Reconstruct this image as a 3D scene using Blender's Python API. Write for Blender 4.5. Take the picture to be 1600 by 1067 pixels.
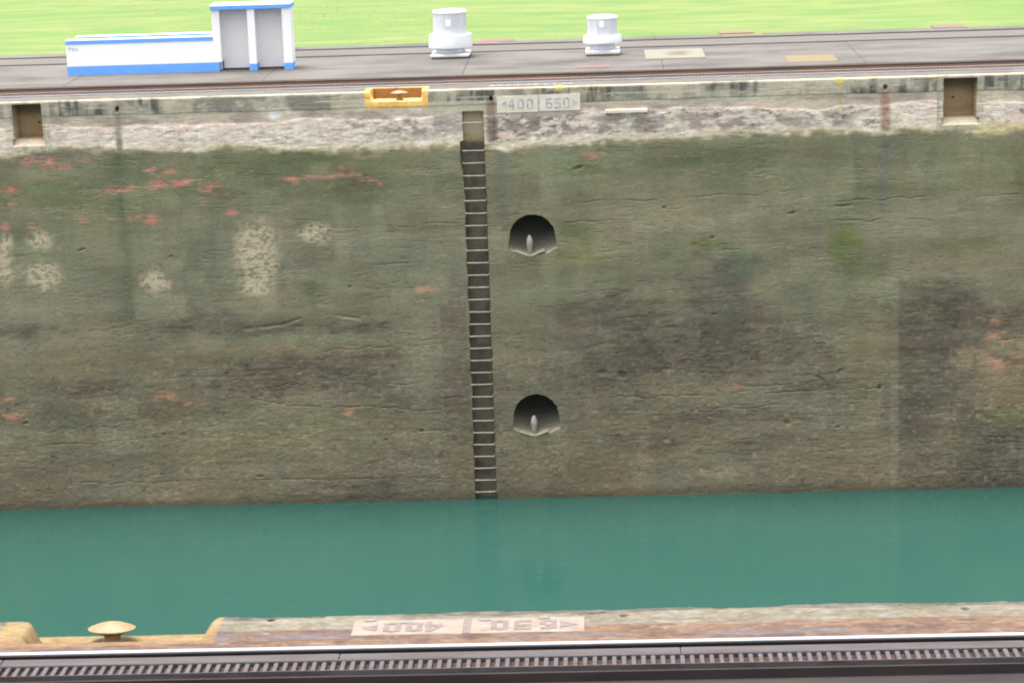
import bpy, math, random
import numpy as np
from mathutils import Vector, Matrix

random.seed(7)
for o in list(bpy.data.objects):
    bpy.data.objects.remove(o, do_unlink=True)
scene = bpy.context.scene
C = scene.collection

# ------------------------------------------------------------------ camera
CAM_D, CAM_H, FPX = 17.8866, 6.42117, 3683.1
YAW, PITCH, ROLL = -0.0386100, 0.2313329, -0.0336146
W = 33.53            # clear width of the lock chamber
WATER_Z = -9.376
cy, sy, cp, sp = math.cos(YAW), math.sin(YAW), math.cos(PITCH), math.sin(PITCH)
fwd = Vector((sy * cp, cy * cp, -sp)); rt = Vector((cy, -sy, 0)); upv = rt.cross(fwd)
rt2 = math.cos(ROLL) * rt + math.sin(ROLL) * upv
up2 = -math.sin(ROLL) * rt + math.cos(ROLL) * upv
cam_d = bpy.data.cameras.new('camera'); cam = bpy.data.objects.new('camera', cam_d); C.objects.link(cam)
cam.matrix_world = Matrix(((rt2.x, up2.x, -fwd.x, 0), (rt2.y, up2.y, -fwd.y, -CAM_D),
                           (rt2.z, up2.z, -fwd.z, CAM_H), (0, 0, 0, 1)))
cam_d.sensor_width = 36.0; cam_d.lens = 36.0 * FPX / 1600.0
cam_d.clip_start = 0.5; cam_d.clip_end = 6000
scene.camera = cam

# ------------------------------------------------------------------ sky, sun, exposure (bright overcast)
SUN_EL, SUN_AZ = math.radians(80), math.radians(85)      # azimuth measured from +Y (beyond the far wall) towards -X
wd = bpy.data.worlds.new('World'); scene.world = wd; wd.use_nodes = True
nt = wd.node_tree; nt.nodes.clear()
sky = nt.nodes.new('ShaderNodeTexSky'); sky.sky_type = 'NISHITA'; sky.sun_disc = False
sky.sun_elevation = SUN_EL; sky.sun_rotation = -SUN_AZ
sky.air_density = 1.0; sky.dust_density = 6.0; sky.ozone_density = 1.0
hs = nt.nodes.new('ShaderNodeHueSaturation'); hs.inputs['Saturation'].default_value = 0.22
bg = nt.nodes.new('ShaderNodeBackground'); bg.inputs['Strength'].default_value = 0.15
wo = nt.nodes.new('ShaderNodeOutputWorld')
nt.links.new(sky.outputs[0], hs.inputs['Color']); nt.links.new(hs.outputs[0], bg.inputs[0]); nt.links.new(bg.outputs[0], wo.inputs[0])
sd = bpy.data.lights.new('sun', 'SUN'); sd.energy = 1.5; sd.angle = math.radians(30); sd.color = (1.0, 0.965, 0.91)
so = bpy.data.objects.new('sun', sd); C.objects.link(so)
sdir = Vector((-math.sin(SUN_AZ) * math.cos(SUN_EL), math.cos(SUN_AZ) * math.cos(SUN_EL), math.sin(SUN_EL)))
so.rotation_euler = sdir.to_track_quat('Z', 'Y').to_euler(); so.location = (0, 60, 60)
vs = scene.view_settings
vs.view_transform = 'Standard'; vs.look = 'None'; vs.exposure = 1.75; vs.gamma = 1.0; vs.use_curve_mapping = False
scene.render.engine = 'CYCLES'
scene.cycles.filter_width = 2.0          # soft compact-camera picture

# ------------------------------------------------------------------ helpers
def lin(c):
    c = c / 255.0
    return c / 12.92 if c <= 0.04045 else ((c + 0.055) / 1.055) ** 2.4
E_WALL, E_TOP = 1.08, 6.8        # how bright an albedo of 1 comes out on a wall / on the flat under this sky
def cw(r, g, b): return np.array([lin(r) * 1.025, lin(g) * .965, lin(b) * .90]) / E_WALL
def ct(r, g, b): return tuple(lin(v) / E_TOP for v in (r, g, b))
def cwt(r, g, b): return tuple(lin(v) / E_WALL for v in (r, g, b))

def ray(x, y):
    return fwd + rt2 * ((x - 800) / FPX) - up2 * ((y - 533.5) / FPX)
def wp(x, y, Y=W):                     # surveyed photo point -> (X, Z) on the far wall's face
    d = ray(x, y); t = (Y + CAM_D) / d.y
    return d.x * t, CAM_H + d.z * t
def gp(x, y, Z=0.0):                   # surveyed photo point -> (X, Y) on the level ground
    d = ray(x, y); t = (Z - CAM_H) / d.z
    return d.x * t, -CAM_D + d.y * t

def _hash(ix, iy, seed):
    h = (ix.astype(np.int64) * 374761393 + iy.astype(np.int64) * 668265263 + seed * 1442695041) & 0xffffffff
    h = ((h ^ (h >> 13)) * 1274126177) & 0xffffffff
    h = ((h ^ (h >> 16)) * 2246822519) & 0xffffffff
    return ((h ^ (h >> 15)) & 0xffffff) / float(0xffffff)
def vnoise(x, y, seed):
    ix = np.floor(x); iy = np.floor(y); fx = x - ix; fy = y - iy
    fx = fx * fx * (3 - 2 * fx); fy = fy * fy * (3 - 2 * fy)
    a = _hash(ix, iy, seed); b = _hash(ix + 1, iy, seed); c = _hash(ix, iy + 1, seed); d = _hash(ix + 1, iy + 1, seed)
    return (a * (1 - fx) + b * fx) * (1 - fy) + (c * (1 - fx) + d * fx) * fy
def fbm(x, y, sx, sy_, oct=4, seed=0, gain=0.5):
    s = 0; amp = 1; tot = 0; u = x / sx; v = y / sy_
    for i in range(oct):
        s = s + amp * vnoise(u + 17.3 * i, v - 9.1 * i, seed + i * 31); tot += amp; amp *= gain; u = u * 2.03; v = v * 2.03
    return s / tot
def sstep(a, b, x):
    t = np.clip((x - a) / (b - a), 0, 1); return t * t * (3 - 2 * t)

def tag(o, label=None, cat=None, group=None, kind=None):
    if label: o['label'] = label
    if cat: o['category'] = cat
    if group: o['group'] = group
    if kind: o['kind'] = kind
    return o
def empty(name, loc=(0, 0, 0)):
    e = bpy.data.objects.new(name, None); C.objects.link(e); e.location = loc; e.empty_display_size = 0.2
    return e
class MB:
    def __init__(s): s.v = []; s.f = []
    def add(s, vs_, fs):
        n = len(s.v); s.v += [tuple(p) for p in vs_]; s.f += [tuple(n + i for i in f) for f in fs]; return s
    def box(s, x0, x1, y0, y1, z0, z1, b=0.0):
        if b <= 0:
            vv = [(x0,y0,z0),(x1,y0,z0),(x1,y1,z0),(x0,y1,z0),(x0,y0,z1),(x1,y0,z1),(x1,y1,z1),(x0,y1,z1)]
            return s.add(vv, [(3,2,1,0),(4,5,6,7),(0,1,5,4),(1,2,6,5),(2,3,7,6),(3,0,4,7)])
        # chamfered top and vertical edges
        def ring(i, z): return [(x0+i+b,y0+i,z),(x1-i-b,y0+i,z),(x1-i,y0+i+b,z),(x1-i,y1-i-b,z),(x1-i-b,y1-i,z),(x0+i+b,y1-i,z),(x0+i,y1-i-b,z),(x0+i,y0+i+b,z)]
        vv = ring(0, z0) + ring(0, z1 - b) + ring(b * 0.8, z1)
        fs = [tuple(range(7, -1, -1)), tuple(range(16, 24))]
        for k in range(2):
            for i in range(8): fs.append((k*8+i, k*8+(i+1)%8, k*8+8+(i+1)%8, k*8+8+i))
        return s.add(vv, fs)
    def prism_x(s, prof, x0, x1):        # closed profile of (y,z), extruded along X
        n = len(prof)
        vv = [(x0, p[0], p[1]) for p in prof] + [(x1, p[0], p[1]) for p in prof]
        fs = [(i, (i+1) % n, n + (i+1) % n, n + i) for i in range(n)] + [tuple(range(n-1, -1, -1)), tuple(range(n, 2*n))]
        return s.add(vv, fs)
    def poly(s, pts, y0, y1):            # polygon of (x,z) with thickness in Y
        n = len(pts)
        vv = [(p[0], y0, p[1]) for p in pts] + [(p[0], y1, p[1]) for p in pts]
        fs = [tuple(range(n)), tuple(range(2*n-1, n-1, -1))] + [(i, n+i, n+(i+1) % n, (i+1) % n) for i in range(n)]
        return s.add(vv, fs)
    def lathe(s, prof, c=(0, 0, 0), n=32, sx=1.0, sy_=1.0):
        vv = []; fs = []; m = len(prof)
        for r, z in prof:
            for i in range(n):
                a = 2 * math.pi * i / n; vv.append((c[0] + r * sx * math.cos(a), c[1] + r * sy_ * math.sin(a), c[2] + z))
        for k in range(m - 1):
            for i in range(n): fs.append((k*n+i, k*n+(i+1) % n, (k+1)*n+(i+1) % n, (k+1)*n+i))
        fs.append(tuple(range(n-1, -1, -1))); fs.append(tuple((m-1)*n + i for i in range(n)))
        return s.add(vv, fs)
    def tube(s, pts, r, n=8):
        vv = []; fs = []; pts = [Vector(p) for p in pts]
        for k, p in enumerate(pts):
            t = (pts[min(k+1, len(pts)-1)] - pts[max(k-1, 0)]).normalized()
            a = t.orthogonal().normalized() if k == 0 else (a - t * a.dot(t)).normalized()
            b = t.cross(a)
            for i in range(n):
                q = 2 * math.pi * i / n; vv.append(p + r * (math.cos(q) * a + math.sin(q) * b))
        for k in range(len(pts) - 1):
            for i in range(n): fs.append((k*n+i, k*n+(i+1) % n, (k+1)*n+(i+1) % n, (k+1)*n+i))
        fs.append(tuple(range(n-1, -1, -1))); fs.append(tuple((len(pts)-1)*n + i for i in range(n)))
        return s.add(vv, fs)
    def build(s, name, m, parent=None, smooth=False, loc=None):
        me = bpy.data.meshes.new(name); me.from_pydata(s.v, [], s.f); me.update()
        if smooth:
            for p in me.polygons: p.use_smooth = True
            me.set_sharp_from_angle(angle=math.radians(40))
        me.materials.append(m)
        o = bpy.data.objects.new(name, me); C.objects.link(o)
        if parent: o.parent = parent
        if loc: o.location = loc
        return o

def mat(name, col, rough=0.8, metal=0.0, col2=None, scale=(3, 3, 3), amt=0.5, bump=0.0, bscale=40.0, spec=0.5, lo=0.35, hi=0.65, col3=None, scale3=(1, 1, 1), amt3=0.6, emit=None):
    m = bpy.data.materials.new(name); m.use_nodes = True; t = m.node_tree; N = t.nodes; L = t.links
    p = N['Principled BSDF']; p.inputs['Roughness'].default_value = rough; p.inputs['Metallic'].default_value = metal
    p.inputs['Specular IOR Level'].default_value = spec
    tc = N.new('ShaderNodeTexCoord'); geo = N.new('ShaderNodeNewGeometry')
    def noise(sc, detail=6, seedoff=0.0):
        mp = N.new('ShaderNodeMapping'); mp.inputs['Scale'].default_value = sc; mp.inputs['Location'].default_value = (seedoff, seedoff, 0)
        L.new(geo.outputs['Position'], mp.inputs['Vector'])
        n = N.new('ShaderNodeTexNoise'); n.inputs['Scale'].default_value = 1.0; n.inputs['Detail'].default_value = detail; n.inputs['Roughness'].default_value = 0.62
        L.new(mp.outputs[0], n.inputs['Vector']); return n
    cur = None
    base = N.new('ShaderNodeRGB'); base.outputs[0].default_value = (*col, 1); cur = base.outputs[0]
    def layer(cur, c2, sc, lo, hi, amt, off):
        n = noise(sc, seedoff=off); r = N.new('ShaderNodeMapRange'); r.inputs[1].default_value = lo; r.inputs[2].default_value = hi; r.inputs[4].default_value = amt
        L.new(n.outputs[0], r.inputs[0]); mx = N.new('ShaderNodeMix'); mx.data_type = 'RGBA'
        L.new(r.outputs[0], mx.inputs[0]); L.new(cur, mx.inputs[6]); mx.inputs[7].default_value = (*c2, 1); return mx.outputs[2]
    if col2 is not None: cur = layer(cur, col2, scale, lo, hi, amt, 0.0)
    if col3 is not None: cur = layer(cur, col3, scale3, lo, hi, amt3, 37.0)
    L.new(cur, p.inputs['Base Color'])
    if bump > 0:
        n = noise((bscale,) * 3, 4); b = N.new('ShaderNodeBump'); b.inputs['Strength'].default_value = bump; b.inputs['Distance'].default_value = 0.01
        L.new(n.outputs[0], b.inputs['Height']); L.new(b.outputs[0], p.inputs['Normal'])
    return m
def attr_mat(name, rough=0.9, grain=0.22, gscale=26.0, bump=0.22):
    m = bpy.data.materials.new(name); m.use_nodes = True; t = m.node_tree; N = t.nodes; L = t.links
    p = N['Principled BSDF']; p.inputs['Roughness'].default_value = rough; p.inputs['Specular IOR Level'].default_value = 0.25
    a = N.new('ShaderNodeAttribute'); a.attribute_name = 'Col'
    geo = N.new('ShaderNodeNewGeometry')
    mp = N.new('ShaderNodeMapping'); mp.inputs['Scale'].default_value = (0.6, 1, 1.3); L.new(geo.outputs['Position'], mp.inputs['Vector'])
    n = N.new('ShaderNodeTexNoise'); n.inputs['Scale'].default_value = gscale; n.inputs['Detail'].default_value = 5; n.inputs['Roughness'].default_value = 0.65
    L.new(mp.outputs[0], n.inputs['Vector'])
    r = N.new('ShaderNodeMapRange'); r.inputs[1].default_value = 0.25; r.inputs[2].default_value = 0.75; r.inputs[3].default_value = 1 - grain; r.inputs[4].default_value = 1 + grain
    L.new(n.outputs[0], r.inputs[0])
    mx = N.new('ShaderNodeVectorMath'); mx.operation = 'SCALE'; L.new(a.outputs['Color'], mx.inputs[0]); L.new(r.outputs[0], mx.inputs['Scale'])
    L.new(mx.outputs[0], p.inputs['Base Color'])
    b = N.new('ShaderNodeBump'); b.inputs['Strength'].default_value = bump; b.inputs['Distance'].default_value = 0.012
    L.new(n.outputs[0], b.inputs['Height']); L.new(b.outputs[0], p.inputs['Normal'])
    return m

# ------------------------------------------------------------------ materials
M = {}
M['wall'] = attr_mat('stained_concrete')
M['near'] = attr_mat('coping_concrete', gscale=60, grain=0.22)
M['core'] = mat('dark_concrete', cwt(70, 66, 60), col2=cwt(95, 90, 80), scale=(1, 1, 1))
M['asphalt'] = mat('asphalt', ct(182, 172, 163), 0.9, col2=ct(150, 139, 131), scale=(.30, .55, 1), amt=0.95, lo=.42, hi=.6, col3=ct(214, 206, 194), scale3=(.42, .8, 1), amt3=.85, bump=.3, bscale=30)
M['deckconc'] = mat('deck_concrete', ct(205, 197, 185), 0.9, col2=ct(178, 166, 156), scale=(.5, 3, 1), amt=0.8, bump=.3, bscale=25)
M['rust'] = mat('rusty_steel', ct(120, 92, 84), 0.75, 0.2, col2=ct(150, 118, 100), scale=(1.5, 8, 8), col3=ct(88, 66, 62), scale3=(4, 10, 10), amt3=.6, bump=.2)
M['web'] = mat('rusty_rail_web', cwt(140, 116, 102), 0.8, 0.0, col2=cwt(166, 138, 116), scale=(1.2, 6, 6), col3=cwt(112, 98, 95), scale3=(.8, 6, 6), amt3=.7)
M['railtop'] = mat('polished_rail', (.34, .36, .41), 0.4, 0.5, col2=(.28, .29, .32), scale=(.6, 30, 30), amt=.5)
M['darkrail'] = mat('dark_rail_head', ct(80, 64, 62), 0.7, 0.1, col2=ct(62, 48, 48), scale=(2, 10, 10))
M['trough'] = mat('trough_floor', ct(92, 70, 72), 0.9, 0.0, col2=ct(66, 48, 50), scale=(1.5, 6, 6), amt=.8, col3=ct(165, 138, 110), scale3=(.6, 5, 5), amt3=.35, bump=.4, lo=.45, hi=.7)
M['pit'] = mat('rack_pocket_rust', ct(126, 72, 56), 0.95, 0.0, col2=ct(78, 48, 46), scale=(3, 3, 3), amt=.9, bump=.3, col3=ct(160, 96, 54), scale3=(1.7, 5, 5), amt3=.7)
M['rack'] = mat('rack_steel', ct(172, 158, 162), 0.6, 0.1, col2=ct(120, 92, 86), scale=(2.6, 9, 9), amt=.9, col3=ct(196, 196, 212), scale3=(5, 12, 12), amt3=.4)
M['plate'] = mat('cover_plate_steel', ct(152, 130, 124), 0.7, 0.05, col2=ct(118, 94, 88), scale=(2.2, 14, 10), amt=.9, bump=.3, bscale=25, col3=ct(178, 170, 180), scale3=(1.2, 8, 8), amt3=.6)
M['girder'] = mat('rack_girder', ct(80, 66, 62), 0.8, 0.0, col2=ct(58, 46, 44), scale=(2, 6, 6), amt=.8, col3=ct(128, 106, 98), scale3=(1.5, 8, 8), amt3=.5)
M['white'] = mat('white_paint', (.84, .84, .83), 0.6, col2=(.78, .79, .79), scale=(1.5, 1.5, 2), amt=.5)
M['bay'] = mat('grey_bay_paint', (.80, .79, .78), 0.7, col2=(.74, .73, .73), scale=(2, 2, .5), amt=.5)
M['blue'] = mat('blue_paint', (.11, .33, .80), 0.6, col2=(.15, .38, .82), scale=(3, 3, 3), amt=.6)
M['alu'] = mat('aluminium', (.66, .68, .72), 0.45, 0.25, col2=(.52, .54, .58), scale=(9, 9, .4), amt=.6)
M['aluw'] = mat('pale_aluminium', (.74, .76, .78), 0.5, 0.1, col2=(.66, .68, .7), scale=(3, 3, 3), amt=.5)
M['yel'] = mat('yellow_paint', (.56, .33, .07), 0.6, col2=(.50, .24, .07), scale=(4, 4, 4), amt=.6, col3=(.60, .44, .18), scale3=(7, 7, 7), amt3=.5, bump=.15)
M['yelw'] = mat('worn_yellow_bollard', (.175, .120, .045), 0.55, col2=(.150, .086, .028), scale=(5, 5, 5), amt=.7, col3=(.200, .165, .090), scale3=(9, 9, 9), amt3=.6, bump=.15)
def stained_cream():
    m = mat('cream_paint', ct(250, 240, 212), 0.7); t = m.node_tree; N = t.nodes; L = t.links
    tc = N.new('ShaderNodeTexCoord'); mp = N.new('ShaderNodeMapping'); mp.inputs['Location'].default_value = (-.22, 0, 0); mp.inputs['Scale'].default_value = (2.1, 1.25, 1)
    L.new(tc.outputs['Object'], mp.inputs['Vector']); nz = N.new('ShaderNodeTexNoise'); nz.inputs['Scale'].default_value = 4; nz.inputs['Detail'].default_value = 6; L.new(tc.outputs['Object'], nz.inputs['Vector'])
    ln = N.new('ShaderNodeVectorMath'); ln.operation = 'LENGTH'; L.new(mp.outputs[0], ln.inputs[0])
    sb = N.new('ShaderNodeMath'); sb.operation = 'MULTIPLY_ADD'; L.new(nz.outputs[0], sb.inputs[0]); sb.inputs[1].default_value = 1.1; L.new(ln.outputs['Value'], sb.inputs[2])
    r = N.new('ShaderNodeMapRange'); r.inputs[1].default_value = .6; r.inputs[2].default_value = 1.35; r.inputs[3].default_value = 1.0; r.inputs[4].default_value = 0.0; L.new(sb.outputs[0], r.inputs[0])
    mx = N.new('ShaderNodeMix'); mx.data_type = 'RGBA'; L.new(r.outputs[0], mx.inputs[0]); mx.inputs[6].default_value = (*ct(250, 240, 212), 1); mx.inputs[7].default_value = (*ct(170, 128, 94), 1)
    L.new(mx.outputs[2], N['Principled BSDF'].inputs['Base Color']); return m
M['cream'] = stained_cream()
M['yplate'] = mat('faded_yellow_paint', ct(242, 212, 138), 0.7, col2=ct(222, 192, 130), scale=(2, 4, 1), amt=.7)
M['pink'] = mat('pink_paint', ct(240, 172, 172), 0.8, col2=ct(225, 190, 180), scale=(3, 6, 1), amt=.8)
M['sign'] = mat('sign_white', cwt(224, 218, 200), 0.7, col2=cwt(200, 190, 172), scale=(3, 3, 9), amt=.7, col3=cwt(214, 196, 184), scale3=(7, 7, 7), amt3=.5)
M['ink'] = mat('faded_blue_lettering', cwt(152, 153, 166), 0.8, col2=cwt(204, 198, 190), scale=(9, 9, 14), amt=.9, lo=.42, hi=.6)
M['signtop'] = mat('sign_cream', (.160, .124, .094), 0.8, col2=(.130, .078, .054), scale=(3.2, 12, 1), amt=.9, col3=(.205, .180, .155), scale3=(6, 18, 1), amt3=.75)
M['inktop'] = mat('faded_lilac_lettering', (.070, .056, .066), 0.8, col2=(.100, .092, .112), scale=(7, 7, 7), amt=.6, col3=(.150, .108, .080), scale3=(9, 22, 9), amt3=.95)
M['rung'] = mat('galvanised_rung', cwt(160, 155, 138), 0.6, 0.1, col2=cwt(130, 120, 104), scale=(6, 6, 6), amt=.7)
M['hook'] = mat('pale_weathered_iron', cwt(160, 156, 142), 0.7, col2=cwt(120, 116, 106), scale=(9, 9, 6), amt=.7)
M['lip'] = mat('chipped_pale_lip', cwt(136, 130, 108), 0.9, col2=cwt(104, 104, 90), scale=(5, 5, 5), amt=.8)
M['chip'] = mat('white_chip', ct(246, 242, 238), 0.8)
M['lawn'] = mat('lawn_turf', (.114, .162, .050), 0.95, col2=(.150, .176, .066), scale=(.12, .3, 1), amt=.95, lo=.4, hi=.6, col3=(.080, .142, .044), scale3=(.35, 1.2, 1), amt3=.75, bump=.25, bscale=8, spec=.1)
M['blade'] = mat('grass_blade', (.110, .156, .062), 0.9, col2=(.14, .164, .078), scale=(.3, .6, 1), amt=.8, col3=(.088, .138, .05), scale3=(.5, 1.5, 1), amt3=.7, spec=.1)
def water_mat():
    m = bpy.data.materials.new('lock_water'); m.use_nodes = True; t = m.node_tree; N = t.nodes; L = t.links
    p = N['Principled BSDF']; p.inputs['Roughness'].default_value = 0.12; p.inputs['IOR'].default_value = 1.33
    geo = N.new('ShaderNodeNewGeometry')
    def noise(sc, det):
        mp = N.new('ShaderNodeMapping'); mp.inputs['Scale'].default_value = sc; L.new(geo.outputs['Position'], mp.inputs['Vector'])
        n = N.new('ShaderNodeTexNoise'); n.inputs['Scale'].default_value = 1; n.inputs['Detail'].default_value = det; L.new(mp.outputs[0], n.inputs['Vector']); return n
    n1 = noise((.12, .25, 1), 4)
    mx = N.new('ShaderNodeMix'); mx.data_type = 'RGBA'; L.new(n1.outputs[0], mx.inputs[0])
    mx.inputs[6].default_value = (.0150, .0550, .0440, 1); mx.inputs[7].default_value = (.0185, .0610, .0480, 1)
    L.new(mx.outputs[2], p.inputs['Base Color'])
    n2 = noise((2.2, 3.2, 1), 5); b = N.new('ShaderNodeBump'); b.inputs['Strength'].default_value = .22; b.inputs['Distance'].default_value = .05
    L.new(n2.outputs[0], b.inputs['Height']); L.new(b.outputs[0], p.inputs['Normal'])
    return m
M['water'] = water_mat()

# ------------------------------------------------------------------ generic "lock wall" sheet: columns x rows, then cut into cast blocks at the joints
def lines(segs):
    out = []
    for a, b, s in segs:
        n = max(1, int(round((b - a) / s))); out += [a + (b - a) * i / n for i in range(n)]
    out.append(segs[-1][1]); return np.array(sorted(set(np.round(out, 4))))
def build_blocks(parent, X, Y, Z, COL, xl, joints, m, sgn):
    """X,Y,Z: rows x cols, COL rows x cols x 3. One mesh per cast block, ends returned 0.2 m into the joint."""
    cuts = [0] + [int(np.argmin(np.abs(xl - j))) for j in joints] + [len(xl) - 1]
    gap = 0.0008
    for a, b in zip(cuts[:-1], cuts[1:]):
        x = X[:, a:b+1].copy(); y = Y[:, a:b+1].copy(); z = Z[:, a:b+1].copy(); c = COL[:, a:b+1].copy()
        if a > 0: x[:, 0] += gap
        if b < len(xl) - 1: x[:, -1] -= gap
        x = np.concatenate([x[:, :1], x, x[:, -1:]], 1); c = np.concatenate([c[:, :1], c, c[:, -1:]], 1)
        y = np.concatenate([y[:, :1] + sgn * .2, y, y[:, -1:] + sgn * .2], 1)
        z = np.concatenate([z[:, :1] - .02, z, z[:, -1:] - .02], 1)
        R_, K = x.shape
        co = np.stack([x, y, z], -1).reshape(-1, 3).astype(np.float32)
        i = np.arange(R_ - 1)[:, None] * K + np.arange(K - 1)[None, :]
        if sgn > 0: q = np.stack([i, i + 1, i + K + 1, i + K], -1).reshape(-1, 4)
        else: q = np.stack([i, i + K, i + K + 1, i + 1], -1).reshape(-1, 4)
        me = bpy.data.meshes.new('wall_block'); me.vertices.add(len(co)); me.vertices.foreach_set('co', co.ravel())
        me.loops.add(q.size); me.loops.foreach_set('vertex_index', q.ravel().astype(np.int32))
        me.polygons.add(len(q)); me.polygons.foreach_set('loop_start', np.arange(0, q.size, 4, dtype=np.int32))
        at = me.color_attributes.new('Col', 'FLOAT_COLOR', 'POINT')
        rgba = np.ones((len(co), 4), np.float32); rgba[:, :3] = np.clip(c.reshape(-1, 3), 0.002, .9); at.data.foreach_set('color', rgba.ravel())
        me.update(calc_edges=True); me.validate(); me.shade_flat()
        me.materials.append(m)
        o = bpy.data.objects.new('wall_block', me); C.objects.link(o); o.parent = parent

# ------------------------------------------------------------------ FAR WALL
JX = [-10.53, -2.262, 6.30]                                     # joints between the cast blocks
xl = lines([(-45, -14.5, .6), (-14.5, -13.2, .06), (-13.2, -12.0, .02), (-12.0, -5.2, .03), (-5.2, -3.5, .02), (-3.5, -3.05, .03), (-3.05, -.85, .0145), (-.85, 7.4, .03),
            (7.4, 8.5, .02), (8.5, 10.6, .03), (10.6, 14, .1), (14, 45, .6)])
for j in JX: xl[np.argmin(np.abs(xl - j))] = j
zr = lines([(-12, -9.6, .3), (-9.6, -8.1, .03), (-8.1, -6.85, .02), (-6.85, -3.9, .03), (-3.9, -2.75, .02), (-2.75, -1.2, .028), (-1.2, -.05, .02)])
rows_o = [0.0] * len(zr) + [.004, .018, .045] + list(np.linspace(.07, .76, 16)); rows_z = list(zr) + [-.022, -.006, 0.0] + [0.0] * 16
OO = np.array(rows_o)[:, None] * np.ones(len(xl)); ZZ = np.array(rows_z)[:, None] * np.ones(len(xl))
XX = xl[None, :] * np.ones((len(rows_o), 1))
XX = XX + .036 * (-ZZ) * np.exp(-((XX - 6.3) / 2.2) ** 2) - .020 * (-ZZ) * np.exp(-((XX + 10.53) / 1.0) ** 2) * 0
top = (OO > .03).astype(float)
NR = len(zr)

# bollard recess let into the coping: the rows above its floor run along floor, back wall and top instead
REC0, REC1, RZ, RD = -4.90, -3.80, -.235, .55
i0 = int(np.searchsorted(zr, RZ)); nrec = len(rows_o) - i0
path = np.array([(0, RZ), (RD, RZ), (RD + .01, 0), (.76, 0)]); seg = np.r_[0, np.cumsum(np.hypot(*np.diff(path, axis=0).T))]
tt = np.linspace(0, seg[-1], nrec); po = np.interp(tt, seg, path[:, 0]); pz = np.interp(tt, seg, path[:, 1])
wr = (sstep(REC0 - .012, REC0 + .012, xl) * (1 - sstep(REC1 - .012, REC1 + .012, xl)))[None, :]
OO[i0:] = OO[i0:] * (1 - wr) + po[:, None] * wr; ZZ[i0:] = ZZ[i0:] * (1 - wr) + pz[:, None] * wr
face = 1 - top; face[i0:] = face[i0:] * (1 - wr)

X, Z = XX, ZZ
wx = X + .10 * (fbm(X, Z, .5, .5, 3, 91) - .5) ; wz = Z + .10 * (fbm(X, Z, .5, .5, 3, 92) - .5)      # ragged outlines
n_big = fbm(X, Z, 3.2, 1.1, 5, 1); n_mid = fbm(X, Z, .9, .28, 5, 2); n_fine = fbm(X, Z, .16, .06, 4, 3, .6); n_pit = fbm(X, Z, .10, .07, 3, 4, .6)
n_streak = fbm(X, Z, 1.8, .09, 4, 5); n_vert = fbm(X, Z, .13, 1.6, 4, 6); n_vert2 = fbm(X, Z, .5, 3.0, 3, 7); n_blk = fbm(X, Z, .22, .15, 4, 8, .6)
n_scr = fbm(X, Z, .30, .035, 4, 9, .6)
COL = np.zeros(X.shape + (3,))
def lay(mask, c):
    global COL
    k = np.clip(mask, 0, 1)[..., None]; COL = COL * (1 - k) + np.asarray(c) * k
def ell(px, py, rx, ry, soft=.35, rag=1.0, amt=1.0, ang=0.0):
    cx, cz = wp(px, py); k = FPX / 52.2; a, b = rx / k, ry / k
    dx, dz = (X + rag * (wx - X)) - cx, (Z + rag * (wz - Z)) - cz
    if ang: dx, dz = dx * math.cos(ang) + dz * math.sin(ang), -dx * math.sin(ang) + dz * math.cos(ang)
    r = np.sqrt((dx / a) ** 2 + (dz / b) ** 2)
    return amt * (1 - sstep(1 - soft, 1 + soft, r))
def boxm(x0, y0, x1, y1, soft=.06, rag=1.0):
    a, zt = wp(x0, y0); b, zb = wp(x1, y1); U, V = X + rag * (wx - X), Z + rag * (wz - Z)
    return sstep(a - soft, a + soft, U) * (1 - sstep(b - soft, b + soft, U)) * sstep(zb - soft, zb + soft, V) * (1 - sstep(zt - soft, zt + soft, V))
# --- submerged and tidal part: olive slime over grey concrete, browner and rougher towards the water
lay(np.ones(X.shape), cw(124, 124, 107))
lay(sstep(.40, .62, n_big) * .55, cw(112, 116, 96))
lay(sstep(.45, .66, fbm(X, Z, 2.2, .6, 4, 12)) * .5, cw(134, 130, 112))
lowf = sstep(-4.2, -7.4, Z)
lay(lowf * .75, cw(112, 106, 92))
lay(lowf * sstep(.45, .65, n_mid) * .55, cw(122, 110, 92))
lay(sstep(-1.2, -1.6, Z) * (1 - sstep(-2.0, -3.2, Z)) * (.35 + .5 * sstep(.4, .65, fbm(X, Z, 2.4, .7, 4, 14))), cw(106, 112, 86))
lay(sstep(.48, .64, n_vert2) * .30, cw(112, 117, 100))
# purple-brown bare patches
def bare(m, c=(91, 86, 78), thr=.38):
    k = sstep(thr, thr + .22, .4 * n_mid + .3 * n_blk + .3 * n_scr)
    lay(m * (.25 + .75 * k) * .78, cw(*c)); lay(m * sstep(.52, .62, n_scr) * .35, cw(c[0] - 20, c[1] - 18, c[2] - 16))
rag2 = 2.2
for e in [(560, 575, 150, 30), (400, 590, 120, 35), (330, 508, 75, 24), (430, 512, 60, 14), (560, 510, 60, 14), (130, 604, 90, 12), (60, 520, 60, 10), (560, 770, 150, 16), (620, 615, 80, 24), (470, 600, 90, 14)]:
    bare(ell(*e, rag=rag2, soft=.5))
for e in [(960, 545, 130, 55), (1100, 520, 150, 45), (1130, 470, 60, 40), (950, 480, 90, 30), (1060, 560, 120, 30), (1250, 560, 110, 40), (1280, 600, 110, 12), (1200, 700, 60, 25), (1010, 690, 60, 16), (1150, 650, 120, 16)]:
    bare(ell(*e, rag=rag2, soft=.5), (93, 87, 80))
for e in [(1455, 540, 62, 85), (1520, 480, 90, 40), (1530, 690, 90, 60), (1440, 650, 50, 80), (1560, 740, 80, 30), (1560, 600, 60, 60)]:
    bare(ell(*e, rag=rag2, soft=.5), (85, 79, 73), .34)
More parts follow.
